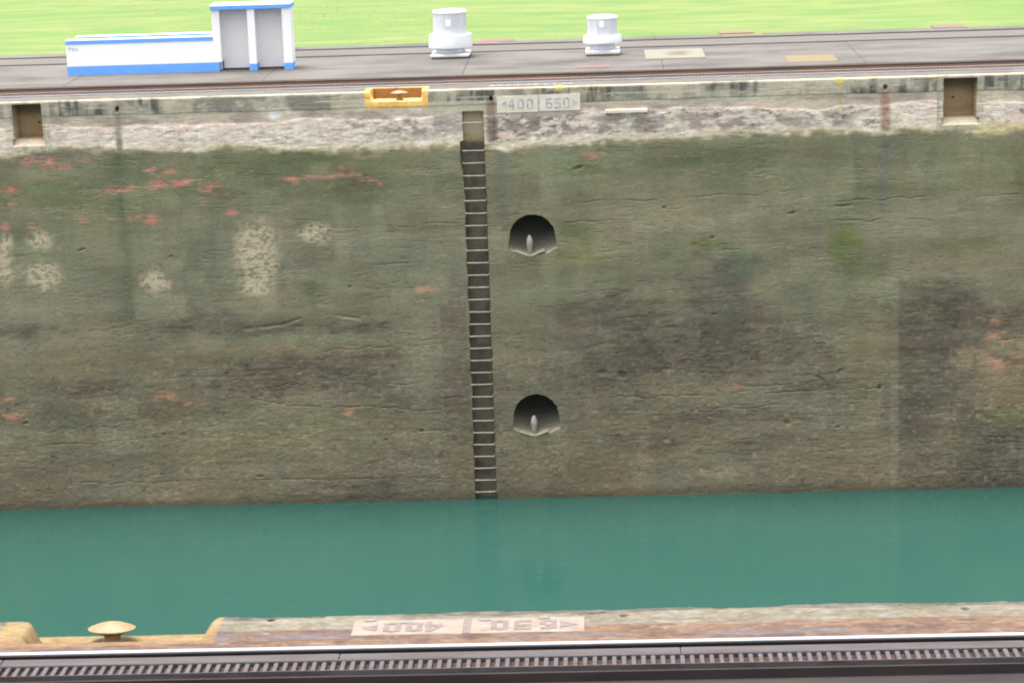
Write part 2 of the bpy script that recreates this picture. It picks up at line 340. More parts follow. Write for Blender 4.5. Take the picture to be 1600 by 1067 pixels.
lay(boxm(1398, 435, 1600, 740, .12) * sstep(.36, .6, n_mid) * .7, cw(92, 87, 79))
lay(boxm(1115, 408, 1180, 505, .05) * .45, cw(98, 98, 94)); lay(boxm(700, 395, 738, 470, .05) * .35, cw(104, 104, 96))
lay(boxm(687, 470, 737, 690, .04, .5) * (.35 + .45 * sstep(.35, .6, n_mid)), cw(98, 93, 86))
lay(ell(1130, 468, 50, 45, .6) * .5, cw(92, 92, 90))
lay(ell(1350, 540, 40, 90, .5) * .5, cw(122, 118, 96)); lay(boxm(1330, 520, 1393, 560, .05) * .5, cw(126, 118, 96))
# warm, lighter, green zones
for e, c in [((420, 548, 170, 9), (132, 122, 100)), ((150, 570, 110, 25), (122, 116, 96)), ((330, 690, 120, 35), (116, 110, 88)), ((520, 660, 110, 30), (112, 112, 90)),
             ((480, 530, 190, 8), (124, 126, 104)), ((660, 570, 26, 60), (118, 122, 104)), ((1455, 408, 55, 28), (142, 132, 112)), ((1195, 450, 24, 18), (138, 134, 112)),
             ((1570, 430, 60, 40), (132, 126, 108)), ((880, 740, 120, 30), (116, 107, 90)), ((1040, 400, 120, 14), (118, 120, 98)), ((1480, 700, 40, 60), (110, 106, 88)), ((100, 690, 110, 40), (112, 114, 96)),
             ((640, 390, 60, 60), (118, 122, 104)), ((1300, 720, 110, 40), (118, 110, 94)), ((850, 560, 60, 40), (118, 114, 98)), ((1060, 340, 160, 24), (136, 132, 112)), ((1560, 600, 40, 40), (136, 122, 100))]:
    lay(ell(*e, rag=rag2, soft=.6) * .65, cw(*c))
for e, c in [((1322, 385, 26, 34), (98, 112, 58)), ((1345, 420, 40, 30), (104, 114, 86)), ((1110, 382, 36, 9), (104, 108, 72)), ((1165, 412, 34, 20), (90, 102, 86)), ((900, 395, 40, 22), (108, 112, 80)), ((900, 260, 50, 14), (98, 108, 80)), ((1130, 245, 60, 18), (92, 102, 80)),
             ((430, 265, 60, 22), (96, 106, 78)), ((470, 245, 60, 10), (88, 98, 70)), ((80, 300, 70, 20), (96, 106, 78)), ((560, 300, 70, 26), (100, 110, 86)), ((490, 452, 24, 14), (92, 100, 74)), ((900, 360, 30, 14), (98, 106, 74)), ((1500, 385, 70, 12), (110, 112, 84)), ((1580, 650, 50, 16), (108, 112, 78))]:
    lay(ell(*e, rag=rag2, soft=.6) * .7, cw(*c))
# long streaks under the joints' drain holes
lay(boxm(178, 234, 212, 500, .16) * (.3 + .55 * n_vert), cw(84, 97, 76)); lay(ell(200, 262, 38, 30, .5) * .5, cw(78, 96, 70))
lay(boxm(770, 232, 792, 345, .13) * (.35 + .4 * n_vert), cw(98, 101, 98)); lay(boxm(1372, 212, 1390, 330, .12) * (.35 + .45 * n_vert), cw(100, 106, 103))
lay(boxm(1393, 330, 1403, 770, .03, .2) * .55, cw(128, 128, 108)); lay(boxm(683, 390, 688, 640, .03, .2) * .5, cw(132, 134, 116))
# fine horizontal grain, pitted aggregate
gr = (.5 * n_fine + .5 * n_streak - .5)
COL *= (1 + (.32 + .26 * lowf)[..., None] * gr[..., None])
spk = sstep(.66, .78, n_pit) * (.35 + .65 * lowf); lay(spk * .5, cw(156, 148, 134))
COL *= (1 - .45 * (sstep(.30, .18, n_pit) * (.4 + .6 * lowf)))[..., None]
ero = fbm(X, Z, 1.5, .22, 5, 15, .55); er_m = sstep(.42, .60, fbm(X, Z, 2.0, .7, 4, 16)) * (.45 + .55 * lowf)
er = np.exp(-((ero - .5) / .012) ** 2) * er_m; COL *= (1 - .16 * er)[..., None]
er2 = np.exp(-((ero - .478) / .012) ** 2) * er_m; lay(er2 * .18, cw(150, 150, 132))
fl = sstep(.60, .70, n_scr) * sstep(.42, .6, fbm(X, Z, 1.2, .35, 4, 17)); COL *= (1 - .12 * fl)[..., None]
fl2 = sstep(.63, .72, fbm(X, Z, .2, .03, 4, 18, .6)) * sstep(.4, .58, fbm(X, Z, 1.4, .4, 4, 19)); lay(fl2 * .26, cw(152, 148, 130))
bl = fbm(X, Z, .75, .5, 3, 20); lay(sstep(.54, .6, bl) * .16, cw(108, 114, 92)); lay(sstep(.44, .38, bl) * .16, cw(128, 118, 102))
vs_ = fbm(X, Z, .22, 2.2, 4, 21); COL *= (1 + .16 * (vs_ - .5))[..., None]
bb = fbm(X, Z, 3.4, .42, 4, 25, .6); b2 = fbm(X, Z, 1.3, .5, 4, 26, .55)
COL *= (.955 * (1 + .38 * (bb - .5) + .30 * (b2 - .5)))[..., None] * np.array([1.02, 1.0, .98])
# patchwork of old pours and scrubbed areas, each a little off in tone and hue
for (cxs, czs, sd_, am) in [(1.15, .62, 22, .30), (.42, .30, 23, .20)]:
    U = (X + .35 * (fbm(X, Z, .6, .5, 3, sd_ + 60) - .5)) / cxs; V = (Z + .16 * (fbm(X, Z, .6, .3, 3, sd_ + 61) - .5)) / czs
    def cellv(seed):
        iu, iv = np.floor(U), np.floor(V); fu, fv = sstep(.84, 1.0, U - iu), sstep(.84, 1.0, V - iv)
        a_, b_, c_, d_ = _hash(iu, iv, seed), _hash(iu + 1, iv, seed), _hash(iu, iv + 1, seed), _hash(iu + 1, iv + 1, seed)
        return (a_ * (1 - fu) + b_ * fu) * (1 - fv) + (c_ * (1 - fu) + d_ * fu) * fv
    pm = sstep(.35, .6, fbm(X, Z, 2.5, 1.2, 3, sd_ + 62)); t1 = (cellv(sd_) - .5) * am * (.35 + .65 * pm); t2 = (cellv(sd_ + 5) - .5) * am * .2
    COL *= np.stack([1 + t1 + t2, 1 + t1 + .1 * t2, 1 + t1 - .5 * t2], -1)
lay(sstep(WATER_Z + .30, WATER_Z + .04, Z + .10 * (n_mid - .5)) * .6, cw(70, 68, 56))      # wet foot, with the dark reflection edge at the waterline painted in
# rubbed-through pale patches
DISP = .004 * er + .004 * fl - .002 * fl2
for e in [(400, 372, 30, 28), (402, 412, 32, 36), (398, 446, 26, 16), (494, 364, 26, 16), (66, 432, 26, 24), (62, 374, 18, 14), (8, 420, 16, 30), (8, 380, 14, 14), (238, 438, 18, 18), (255, 445, 10, 8)]:
    m = ell(*e, rag=2.0, soft=.55) * (.15 + .85 * sstep(.40, .52, fbm(X, Z, .075, .06, 3, 24, .6))); lay(m * .95, cw(178, 168, 146)); DISP += .004 * m
for e in [(660, 455, 26, 6), (575, 243, 22, 7), (1515, 560, 30, 20), (1575, 560, 40, 40)]:
    lay(ell(*e, rag=1.5) * sstep(.3, .5, n_blk) * .5, cw(158, 140, 116))
# red paint rubbed off passing hulls
for (px, py, rx, ry, an) in [(75, 253, 48, 8, .0), (220, 291, 55, 7, .09), (282, 288, 20, 6, 0), (340, 293, 24, 7, 0), (258, 270, 14, 5, .2), (242, 264, 16, 4, 0), (335, 300, 22, 5, 0), (455, 282, 14, 6, 0), (500, 277, 44, 3, .03), (548, 275, 14, 3, 0),
                         (609, 290, 12, 8, 0), (545, 262, 10, 4, 0), (135, 344, 11, 5, 0), (172, 341, 13, 4, .1), (214, 340, 14, 5, 0), (238, 347, 10, 7, 0), (250, 336, 8, 4, 0), (308, 316, 9, 7, 0), (294, 336, 6, 3, 0), (312, 336, 6, 3, 0), (363, 333, 8, 4, 0), (15, 299, 14, 6, 0),
                         (8, 352, 6, 9, 0), (55, 352, 10, 5, 0), (15, 320, 20, 4, 0), (918, 244, 10, 7, 0), (268, 439, 8, 3, 0), (93, 207 + 180, 5, 3, 0), (155, 352, 5, 3, 0), (96, 240, 9, 5, .4), (165, 237, 8, 3, 0), (525, 214, 9, 5, 0), (575, 283, 12, 3, 0)]:
    m = ell(px, py, rx * 1.15, ry * .95, .7, 1.4, 1, an) * sstep(.46, .58, .55 * n_scr + .45 * n_blk); lay(m * .60, cw(206, 124, 124)); lay(m * sstep(.55, .7, n_pit) * .6, cw(190, 150, 120))
for (px, py, rx, ry) in [(1150, 603, 12, 3), (258, 619, 17, 6), (305, 629, 16, 5), (326, 613, 6, 3), (15, 648, 24, 5), (12, 623, 12, 3), (6, 687, 6, 3), (1566, 565, 22, 10), (1556, 523, 14, 6), (1556, 502, 9, 6), (1570, 533, 8, 3), (543, 645, 7, 4), (660, 456, 16, 4)]:
    m = ell(px, py, rx * 1.1, ry * 1.1, .7, 1.4) * sstep(.42, .56, .55 * n_scr + .45 * n_blk); lay(m * .5, cw(204, 146, 122))
# lift joints, cracks and ledges: a groove with a pale lower lip
def crack(pts, wpx=1.1, depth=.008, dark=.40, lip=.20, jag=.13):
    global DISP, COL
    P = [wp(*p) for p in pts]; k = FPX / 52.2; w_ = wpx / k
    xs = [p[0] for p in P]; zs = [p[1] for p in P]
    zc = np.interp(X, xs, zs) + jag * (fbm(X, X * 0, .35, 1, 4, int(abs(xs[0]) * 97)) - .5)
    ins = sstep(xs[0] - .1, xs[0] + .15, X) * (1 - sstep(xs[-1] - .15, xs[-1] + .1, X))
    var = .12 + 1.0 * sstep(.42, .62, fbm(X, Z, .5, 3, 3, int(abs(zs[0]) * 131)))
    d = Z - zc; g = ins * var * np.exp(-(d / w_) ** 2)
    DISP += depth * g; COL *= (1 - np.clip(dark * g, 0, .9))[..., None]
    l = ins * var * np.exp(-((d + 1.7 * w_) / w_) ** 2); DISP -= depth * .35 * l; lay(l * lip, cw(150, 150, 132))
for pts in [[(620, 352), (690, 350), (722, 349)], [(765, 352), (797, 350)], [(868, 350), (905, 346), (1010, 345)], [(905, 316), (1000, 312), (1150, 305), (1240, 299)], [(1290, 318), (1400, 311), (1600, 304)],
            [(1270, 347), (1420, 343), (1480, 344)], [(875, 624), (1000, 620), (1120, 616), (1190, 610)], [(1190, 615), (1393, 606)], [(930, 645), (1130, 637), (1290, 631), (1393, 630)], [(120, 755), (270, 752), (440, 750), (690, 747)],
            [(70, 697), (165, 693)], [(400, 609), (450, 600), (475, 603)], [(390, 622), (450, 633), (560, 636), (690, 642)], [(500, 549), (640, 540), (688, 535)], [(600, 535), (688, 529)], [(1120, 390), (1180, 388), (1232, 385)],
            [(1545, 531), (1600, 526)], [(560, 600), (655, 600)], [(160, 515), (210, 510)], [(80, 498), (125, 496)], [(690, 622), (737, 622)], [(860, 352), (920, 360)], [(570, 413), (660, 411)], [(1150, 605), (1240, 602)], [(1080, 380), (1150, 376)], [(900, 715), (960, 722)]]:
    crack(pts)
crack([(380, 515), (440, 507), (480, 494), (515, 491), (560, 497), (625, 512)], 2.2, .012, .16, .28, .03)
for (px, py, rx, ry, a) in [(1318, 323, 17, 4, .1), (1279, 590, 9, 4, -.5), (1312, 579, 6, 3, 0), (1309, 667, 6, 4, .3), (1038, 324, 4, 3, 0), (1110, 372, 4, 5, 0), (37, 662, 5, 3, 0), (407, 745, 7, 3, 0), (1236, 334, 8, 3, .3), (545, 448, 4, 3, 0), (905, 263, 9, 4, .5),
                        (1115, 492, 4, 3, 0), (940, 583, 10, 7, 0), (970, 590, 7, 9, .4), (1375, 203 + 400, 4, 10, 0), (1230, 660, 6, 6, 0), (600, 687, 5, 3, 0), (660, 671, 4, 4, 0), (130, 394, 8, 3, 0), (265, 402, 4, 3, 0)]:
    m = ell(px, py, rx * .7, ry * .6, .6, 2.0, 1, a) * (.4 + n_fine); DISP += .03 * m; COL *= (1 - .35 * m)[..., None]
# --- dry top band above the high-water mark
hw = np.interp(X, *zip(*[wp(x, y) for x, y in [(-200, 246), (0, 246), (90, 238), (200, 236), (300, 232), (420, 238), (520, 236), (620, 234), (720, 230), (800, 236), (900, 228), (1000, 222), (1060, 216), (1200, 212), (1320, 206), (1400, 208), (1480, 204), (1540, 210), (1600, 202), (1800, 200)]]))
dz = Z - hw + .26 * (fbm(X, Z, 1.1, .35, 5, 40, .6) - .5) + .16 * (n_blk - .5) + .10 * (n_fine - .5)
band = sstep(-.08, .10, dz)
dry = np.zeros(X.shape + (3,))
sv = COL; COL = dry
lay(np.ones(X.shape), cw(212, 203, 188))
g1 = sstep(.44, .56, fbm(X, Z, .9, .30, 5, 51, .6))                        # dirty stretches against chalky ones
mot = sstep(.42, .54, fbm(X, Z, .26, .075, 5, 41, .65)); east = .55 + .45 * sstep(-3.5, -1.0, X)
lay(mot * (.30 + .5 * g1) * east, cw(166, 154, 144))
lay(sstep(.50, .62, fbm(X, Z, .5, .14, 4, 42, .6)) * .65, cw(214, 192, 182))
lay(sstep(.53, .62, fbm(X, Z, .14, .05, 4, 43, .6)) * .75, cw(224, 220, 212))
lay(sstep(.56, .66, fbm(X, Z, .16, .055, 4, 44, .65)) * (.30 + .55 * g1) * east, cw(108, 102, 98))
for e in [(640, 195, 60, 20), (1000, 192, 160, 16), (1200, 190, 90, 14), (840, 195, 60, 22), (1300, 190, 30, 14)]: lay(ell(*e, rag=2.5, soft=.5) * sstep(.38, .55, n_blk) * .7, cw(122, 114, 108))
lay((1 - sstep(.05, .24, dz)) * .6, cw(206, 202, 178)); lay((1 - sstep(-.02, .11, dz)) * (.5 + .5 * sstep(.4, .6, n_mid)), cw(170, 160, 120))
zs1 = -.60 + .24 * (fbm(X, X * 0, .8, 1, 4, 45) - .5)       # smooth beige course
smooth = sstep(-.03, .03, Z - zs1)
lay(smooth * .92, cw(190, 178, 162)); lay(smooth * sstep(.45, .62, n_streak) * .5, cw(166, 154, 142)); lay(smooth * sstep(.50, .62, fbm(X, Z, .7, .16, 5, 54, .6)) * .6, cw(140, 132, 122)); lay(smooth * sstep(.5, .65, n_mid) * .4, cw(208, 196, 178))
jut = smooth * (1 - sstep(-.40, -.36, Z))
ledge_z = -.36 + .05 * (fbm(X, X * 0, 1.2, 1, 3, 46) - .5)
tb = sstep(-.02, .02, Z - ledge_z)                             # grimy top course of the coping
lay(tb, cw(170, 166, 150)); lay(tb * sstep(.36, .56, fbm(X, Z, .45, .5, 5, 47, .6)) * .85, cw(122, 121, 112)); lay(tb * sstep(.42, .62, fbm(X, Z, .10, .9, 4, 52, .6)) * sstep(.40, .55, fbm(X, Z, .8, .8, 3, 53)) * .9, cw(78, 79, 75)); lay(tb * sstep(.54, .68, n_vert2) * .6, cw(184, 178, 158)); lay(tb * sstep(.58, .7, n_mid) * .5, cw(190, 186, 168))
ll = np.exp(-((Z - ledge_z + .02) / .022) ** 2) * sstep(.35, .5, fbm(X, X * 0, 1.5, 1, 3, 48)); lay(ll * .85, cw(206, 204, 184))
lay(np.exp(-((Z + .19) / .014) ** 2) * sstep(.52, .6, fbm(X, X * 0, 1.1, 1, 3, 49)) * .8, cw(190, 186, 170))
lay(sstep(-.06, -.02, Z) * (.25 + .6 * sstep(.35, .6, fbm(X, Z, .7, .5, 4, 55))), cw(194, 188, 168))
# pale patch of repair round the ladder head, concrete frames round the niches
lay(boxm(668, 160, 768, 176, .02, .3) * .9, cw(184, 180, 160)); lay(boxm(664, 176, 676, 225, .03) * .5, cw(200, 192, 184)); lay(boxm(676, 178, 726, 205, .04) * .55, cw(138, 132, 126))
for nx in (-12.53, 7.955):
    fr = sstep(.52, .50, np.abs(X - nx)) * sstep(-1.18, -1.14, Z); lay(fr * .7, cw(180, 174, 156)); lay(fr * sstep(.5, .65, n_vert) * .5, cw(140, 134, 120))
lay(ell(1500, 196, 42, 12, .4) * .7, cw(192, 184, 164)); lay(ell(1560, 203, 50, 12, .6) * .8, cw(196, 186, 140)); lay(ell(1500, 203, 30, 5, .4) * .7, cw(150, 148, 134))
# rust and soot streaks under the drain holes
for (jx, c, c2, w_) in [(-10.52, (134, 120, 110), (112, 96, 84), .075), (-2.27, (118, 98, 92), (100, 82, 78), .13), (6.33, (142, 108, 92), (116, 84, 70), .11)]:
    s_ = np.exp(-((X - jx - .02 * (n_vert - .5)) / w_) ** 4) * (1 - sstep(-.30, -.24, Z)) * sstep(-1.25, -1.12, Z)
    s_ = s_ * sstep(.15, .55, .6 * n_blk + .4 * n_vert + .12); lay(s_ * (.35 + .6 * n_mid), cw(*c)); lay(s_ * (1 - sstep(-.75, -.55, Z)) * sstep(.3, .6, n_blk) * .7, cw(*c2))
lay(np.exp(-((X - wp(1314, 150)[0]) / .05) ** 2) * (1 - sstep(-.10, -.02, Z)) * sstep(-.75, -.55, Z) * .6, cw(176, 164, 116))
lay(np.exp(-((X - wp(936, 150)[0]) / .05) ** 2) * sstep(-.36, -.3, Z) * .5, cw(176, 158, 128))
for e in [(425, 182, 12, 5), (450, 170, 7, 3), (592, 189, 6, 5), (655, 170, 8, 4), (930, 172, 10, 5), (628, 184, 10, 3), (1040, 180, 16, 3), (922, 186, 5, 4)]: lay(ell(*e, rag=2.5, soft=.8) * sstep(.45, .55, n_blk) * .9, cw(222, 224, 228))
COL *= (1 + .40 * (n_fine - .5) + .20 * (n_blk - .5))[..., None]
dry = COL * np.array([1.0, 1.0, 1.04]); COL = sv
COL = COL * (1 - band[..., None]) + dry * band[..., None]
DISP += band * (1 - smooth) * (.012 * (fbm(X, Z, .26, .10, 4, 50, .6) - .45) + .004) + (1 - band) * (.006 * (n_mid - .5) + (.004 + .007 * lowf) * (n_pit - .5)) + band * smooth * .006 * (n_fine - .5)
DISP += .025 * smooth * (1 - tb) * 1.0 * .6
DISP -= .02 * (1 - band) * 0
# low wide undulation of the old formwork
DISP += .018 * (fbm(X, Z, 2.6, .9, 3, 60) - .5) * (1 - tb)
# drain holes at the joints
for jx in (-10.52, -2.27, 6.33):
    m = np.exp(-(((X - jx) / .034) ** 2 + ((Z + .235) / .055) ** 2) ** 2); DISP += .10 * m; lay(m * .9, cw(34, 30, 28))
# --- niches (line-handling pockets)
def rect_recess(x0, x1, z0, z1, depth, c, c2):
    global DISP
    m = sstep(x0 - .006, x0 + .006, X) * (1 - sstep(x1 - .006, x1 + .006, X)) * sstep(z0 - .006, z0 + .006, Z) * (1 - sstep(z1 - .006, z1 + .006, Z)) * face
    DISP = DISP * (1 - m) + depth * m
    lay(m, cw(*c)); lay(m * sstep(.4, .65, n_mid) * .7, cw(*c2)); return m
m = rect_recess(-12.84, -12.22, -.845, -.075, .55, (180, 160, 132), (158, 134, 106)); lay(m * sstep(-.45, -.7, Z) * sstep(-12.7, -12.4, X) * .6, cw(176, 142, 100)); lay(m * sstep(-.40, -.25, Z) * .6, cw(116, 102, 92))  # upper part of the niche painted darker: shade put into the colour
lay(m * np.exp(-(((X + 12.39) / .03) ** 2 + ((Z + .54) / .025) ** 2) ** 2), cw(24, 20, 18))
m = rect_recess(7.60, 8.305, -.955, -.085, .55, (180, 160, 132), (158, 134, 106)); lay(m * sstep(-.42, -.25, Z) * .6, cw(112, 98, 90))  # dark upper part is painted shade here too
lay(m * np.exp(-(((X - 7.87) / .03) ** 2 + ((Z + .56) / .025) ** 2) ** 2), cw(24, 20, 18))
# sills of the niches slope outward
for (x0, x1, zt, zb) in [(-12.90, -12.16, -.845, -.98), (7.56, 8.36, -.955, -1.09)]:
    m = (X > x0) * (X < x1) * (Z > zb) * (Z < zt) * 1.0
    DISP = DISP * (1 - m) + m * (.02 + .16 * np.clip((Z - zb) / (zt - zb), 0, 1)); lay(m * .75, cw(176, 168, 150))
# --- ladder slot
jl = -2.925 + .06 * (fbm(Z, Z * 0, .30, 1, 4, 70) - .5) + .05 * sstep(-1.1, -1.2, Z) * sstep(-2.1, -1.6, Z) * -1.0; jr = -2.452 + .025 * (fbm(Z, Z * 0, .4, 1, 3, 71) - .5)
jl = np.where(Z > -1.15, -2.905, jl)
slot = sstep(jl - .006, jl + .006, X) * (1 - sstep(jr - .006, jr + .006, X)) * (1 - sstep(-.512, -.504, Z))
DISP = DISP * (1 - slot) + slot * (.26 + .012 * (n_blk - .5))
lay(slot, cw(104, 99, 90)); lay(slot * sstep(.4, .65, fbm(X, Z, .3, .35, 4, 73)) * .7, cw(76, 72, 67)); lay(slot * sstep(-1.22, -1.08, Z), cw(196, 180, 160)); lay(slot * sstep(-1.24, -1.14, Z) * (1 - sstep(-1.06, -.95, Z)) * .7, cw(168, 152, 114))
# --- hooded recesses of the mooring hooks
for (cx, zt, zb) in [(-1.455, -2.835, -3.76), (-1.493, -6.945, -7.90)]:
    r = .505; zc = zt - r; hw_ = np.where(Z > zc, np.sqrt(np.clip(r * r - (Z - zc) ** 2, 0, None)), r + .06 * np.clip((zc - Z) / (zc - zb), 0, 1) + .012 * (fbm(Z, Z, .1, .1, 3, 80) - .5))
    zbot = zb + .16 * np.abs((X - cx) / r) ** 2
    m = (np.abs(X - cx) < hw_) * (Z < zt) * (Z > zbot) * 1.0
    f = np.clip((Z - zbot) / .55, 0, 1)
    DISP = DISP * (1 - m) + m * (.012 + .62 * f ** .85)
    lay(m, cw(62, 62, 60)); lay(m * sstep(.8, .1, f) * .9, cw(108, 106, 95)); lay(m * sstep(.3, .05, f) * .6, cw(116, 114, 100)); lay(m * sstep(.12, 0, f) * sstep(.4, .6, n_blk) * .45, cw(150, 144, 124)); lay(m * sstep(.4, .7, n_mid) * .3, cw(80, 76, 72))  # dark hood, lighter lower slope: shade and light put into the colour
# bollard recess: yellow paint round it, rusty inside
yb = (X > REC0 - .145) * (X < REC1 + .145) * ((Z > -.375) * 1.0) * (OO < RD + .11) * 1.0
yb = yb * sstep(.12, .2, fbm(X, Z, .2, .1, 3, 85))
dry_y = cw(236, 194, 118)
lay(yb, dry_y); lay(yb * sstep(.5, .66, n_blk) * .7, cw(216, 160, 98)); lay(yb * sstep(.55, .68, n_fine) * .6, cw(238, 206, 140))
lay(wr * (OO > RD - .03) * (OO < RD + .012) * .9, cw(160, 108, 68))
DISP *= (1 - wr * (ZZ > RZ - .01))
# top of the coping
tm = top * (1 - yb)
lay(tm, np.array(ct(214, 206, 188))); lay(tm * sstep(.4, .6, fbm(X, OO * 3, .8, .5, 4, 87)) * .7, np.array(ct(196, 178, 164))); lay(tm * sstep(.52, .66, fbm(X, OO * 3, .3, .3, 4, 88)) * .6, np.array(ct(228, 224, 208)))
lay(tm * sstep(.16, .03, OO) * sstep(.42, .58, fbm(X, OO * 2, .55, .4, 5, 90, .6)) * .7, np.array(ct(150, 144, 130)))
lay(top * yb * .6, np.array(ct(236, 196, 120)))
ytop = tm * 0
for (cx, r) in [(wp(874, 137)[0], .10), (wp(1311, 126)[0], .11)]:            # yellow-ringed notches in the edge
    d = np.sqrt((X - cx) ** 2 + (OO * 1.0 + np.minimum(Z, 0) * 1.0) ** 2)
    ring = sstep(r + .02, r, d) * (Z > -.3); lay(ring * .9, cw(206, 190, 84)); lay(ring * sstep(r * .6, r * .5, d), cw(190, 170, 140))
YY = W + OO + DISP * face
ZF = ZZ - .012 * (fbm(X, OO, .3, .3, 3, 89) - .5) * top
lock_far = tag(empty('lock_wall', (0, W, WATER_Z)), 'far stained concrete lock wall rising from green water with ladder and hooks', 'wall')
pinv = Matrix.Translation((0, -W, -WATER_Z))
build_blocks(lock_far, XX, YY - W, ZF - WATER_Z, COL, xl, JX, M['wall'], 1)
o = MB().box(-45, 45, .80, 9.4, -2.4, 9.376 - .16).build('wall_core', M['core'], lock_far)

# ladder: rungs let into the slot
ladder = tag(empty('wall_ladder', (-2.69, W, WATER_Z)), 'tall iron rung ladder in a dark slot of the far wall', 'ladder')
rz = [wp(740, 192)[1]] + list(np.linspace(wp(741, 235.5)[1], wp(760, 768)[1], 29))
for i, z in enumerate(rz):
    w_ = .0 if z > -1.3 else .02
    b = MB().tube([(-.245 - w_, .25, 0), (-.235 - w_, .03, 0), (-.22, -.012, 0), (.22, -.012, random.uniform(-.006, .006)), (.235, .03, 0), (.24, .25, 0)], .0135, 8)
    b.build('rung', M['rung'], ladder, True, (0, 0, z - WATER_Z))

# mooring hooks in the hooded recesses
for (px, py, lab) in [(828, 400, 'pale mooring hook in the upper hooded recess of the far wall'), (835, 681, 'pale mooring hook in the lower hooded recess just above the water')]:
    hx, hz = wp(px, py)
    h = tag(empty('mooring_hook', (hx, W, hz)), lab, 'mooring hook', 'wall mooring hooks')
    MB().lathe([(.035, 0), (.055, .05), (.06, .16), (.075, .27), (.07, .34), (.045, .42), (.02, .455)], (0, .10, 0), 20).build('post', M['hook'], h, True)
    b = MB()
    for s in (-1, 1):
        n = 9; vv = []; fs = []
        for i in range(n):
            t = i / (n - 1); x = s * (.03 + .30 * t); z = .012 + .10 * t ** 1.5 + .006 * math.sin(t * 5 + px); th = .018 * (1 - .5 * t) + .003 * math.sin(t * 13 + s)
            vv += [(x, -.012, z - th), (x, -.012, z), (x, .12, z + .05), (x, .12, z - th)]
        for i in range(n - 1):
            for k in range(4): fs.append((i*4+k, i*4+(k+1) % 4, i*4+4+(k+1) % 4, i*4+4+k))
        fs += [(3, 2, 1, 0), (4*n-4, 4*n-3, 4*n-2, 4*n-1)]; b.add(vv, fs)
    b.build('base_lip', M['lip'], h)

# ------------------------------------------------------------------ lettering
def glyph(ch, x, z, w_, h, t):
    """polygons of (x,z), stencil-like block figures"""
    g = []
    def R_(a, b, c, d): g.append([(x + a * w_, z + b * h), (x + c * w_, z + b * h), (x + c * w_, z + d * h), (x + a * w_, z + d * h)])
    tx, tz = t / w_, t / h
    if ch in '0': R_(0, .06, tx, .94); R_(1 - tx, .06, 1, .94); R_(tx, 0, 1 - tx, tz); R_(tx, 1 - tz, 1 - tx, 1)
    if ch == '6': R_(0, .06, tx, .94); R_(1 - tx, .06, 1, .5); R_(tx, 0, 1 - tx, tz); R_(tx, 1 - tz, .95, 1); R_(tx, .5 - tz * .2, 1 - tx, .5 + tz * .8)
    if ch in '5S': R_(0, .5 - tz * .2, tx, 1); R_(1 - tx, .06, 1, .5 + tz * .6); R_(0, 0, 1 - tx, tz); R_(tx, 1 - tz, 1, 1); R_(tx, .5 - tz * .2, 1 - tx, .5 + tz * .8)
    if ch == '4':
        R_(.62, 0, .62 + tx, 1); R_(0, .28, .62, .28 + tz); R_(.62 + tx, .28, 1, .28 + tz)
        g.append([(x, z + .28 * h + t), (x + tx * w_ * .9, z + .28 * h + t), (x + .62 * w_, z + .86 * h), (x + .62 * w_, z + h)])
    if ch == '<': g.append([(x, z + .5 * h), (x + w_, z + .08 * h), (x + w_, z + .92 * h)])
    if ch == '>': g.append([(x, z + .08 * h), (x + w_, z + .5 * h), (x, z + .92 * h)])
    if ch == 'P': R_(0, 0, tx, 1); R_(tx, 1 - tz, 1 - tx, 1); R_(tx, .45, 1 - tx, .45 + tz); R_(1 - tx, .45, 1, .96)
    return g
def lettering(seq, parent, m, fn):
    for it in seq:
        b = MB()
        for pl in glyph(*it): fn(b, pl)
        b.build('arrow' if it[0] in '<>' else 'digit' if it[0].isdigit() else 'letter', m, parent)
SW, SH = 1.826, .362
zl = .07; dh = .225
SEQ = [('<', .10, zl + .03, .11, dh * .8, 0), ('4', .25, zl, .14, dh, .032), ('0', .45, zl, .14, dh, .034), ('0', .65, zl, .14, dh, .034),
       ('6', 1.07, zl, .14, dh, .034), ('5', 1.26, zl, .14, dh, .034), ('0', 1.45, zl, .14, dh, .034), ('>', 1.65, zl + .03, .11, dh * .8, 0)]
sx0, sz0 = -2.142, -.549
sign = tag(empty('distance_sign', (sx0, W, sz0)), 'white distance sign with arrows reading 400 and 650 on the far wall', 'sign')
MB().box(0, .895, -.012, .05, 0, SH - .004).build('plate', M['sign'], sign)
MB().box(.935, SW, -.012, .05, .012, SH + .012).build('plate', M['sign'], sign)
lettering(SEQ, sign, M['ink'], lambda b, pl: b.poly(pl, -.0165, -.008))
MB().box(.895, .935, -.009, .05, .004, SH).build('divider', M['ink'], sign)
# the same figures painted flat on the far coping, seen edge on
s2 = tag(empty('painted_distance_sign', (-2.30, W + .12, .012)), 'white painted strip on the coping top above the far distance sign', 'sign')
MB().box(0, SW, 0, .33, -.02, .003).build('paint', M['signtop'], s2)
def flat(zt, k, off):
    def fn(b, pl):
        n = len(pl); b.add([(p[0], p[1] * k + off, zt) for p in pl] + [(p[0], p[1] * k + off, zt - .005) for p in pl], [tuple(range(n))] + [(i, n+i, n+(i+1) % n, (i+1) % n) for i in range(n)])
    return fn
lettering(SEQ, s2, M['inktop'], flat(.006, .9, .03))
MB().box(.9, .94, 0, .33, -.02, .006).build('divider', M['inktop'], s2)
# pale board on the ledge of the far wall
bx, bz = wp(946, 177); bx2, bz2 = wp(1012, 172)
MBb = MB().box(0, bx2 - bx, -.05, .06, 0, .075, .012).build('ledge_board', M['sign'], None, False, (bx, W, bz))
tag(MBb, 'pale weathered board fixed to the far wall right of the sign', 'board')

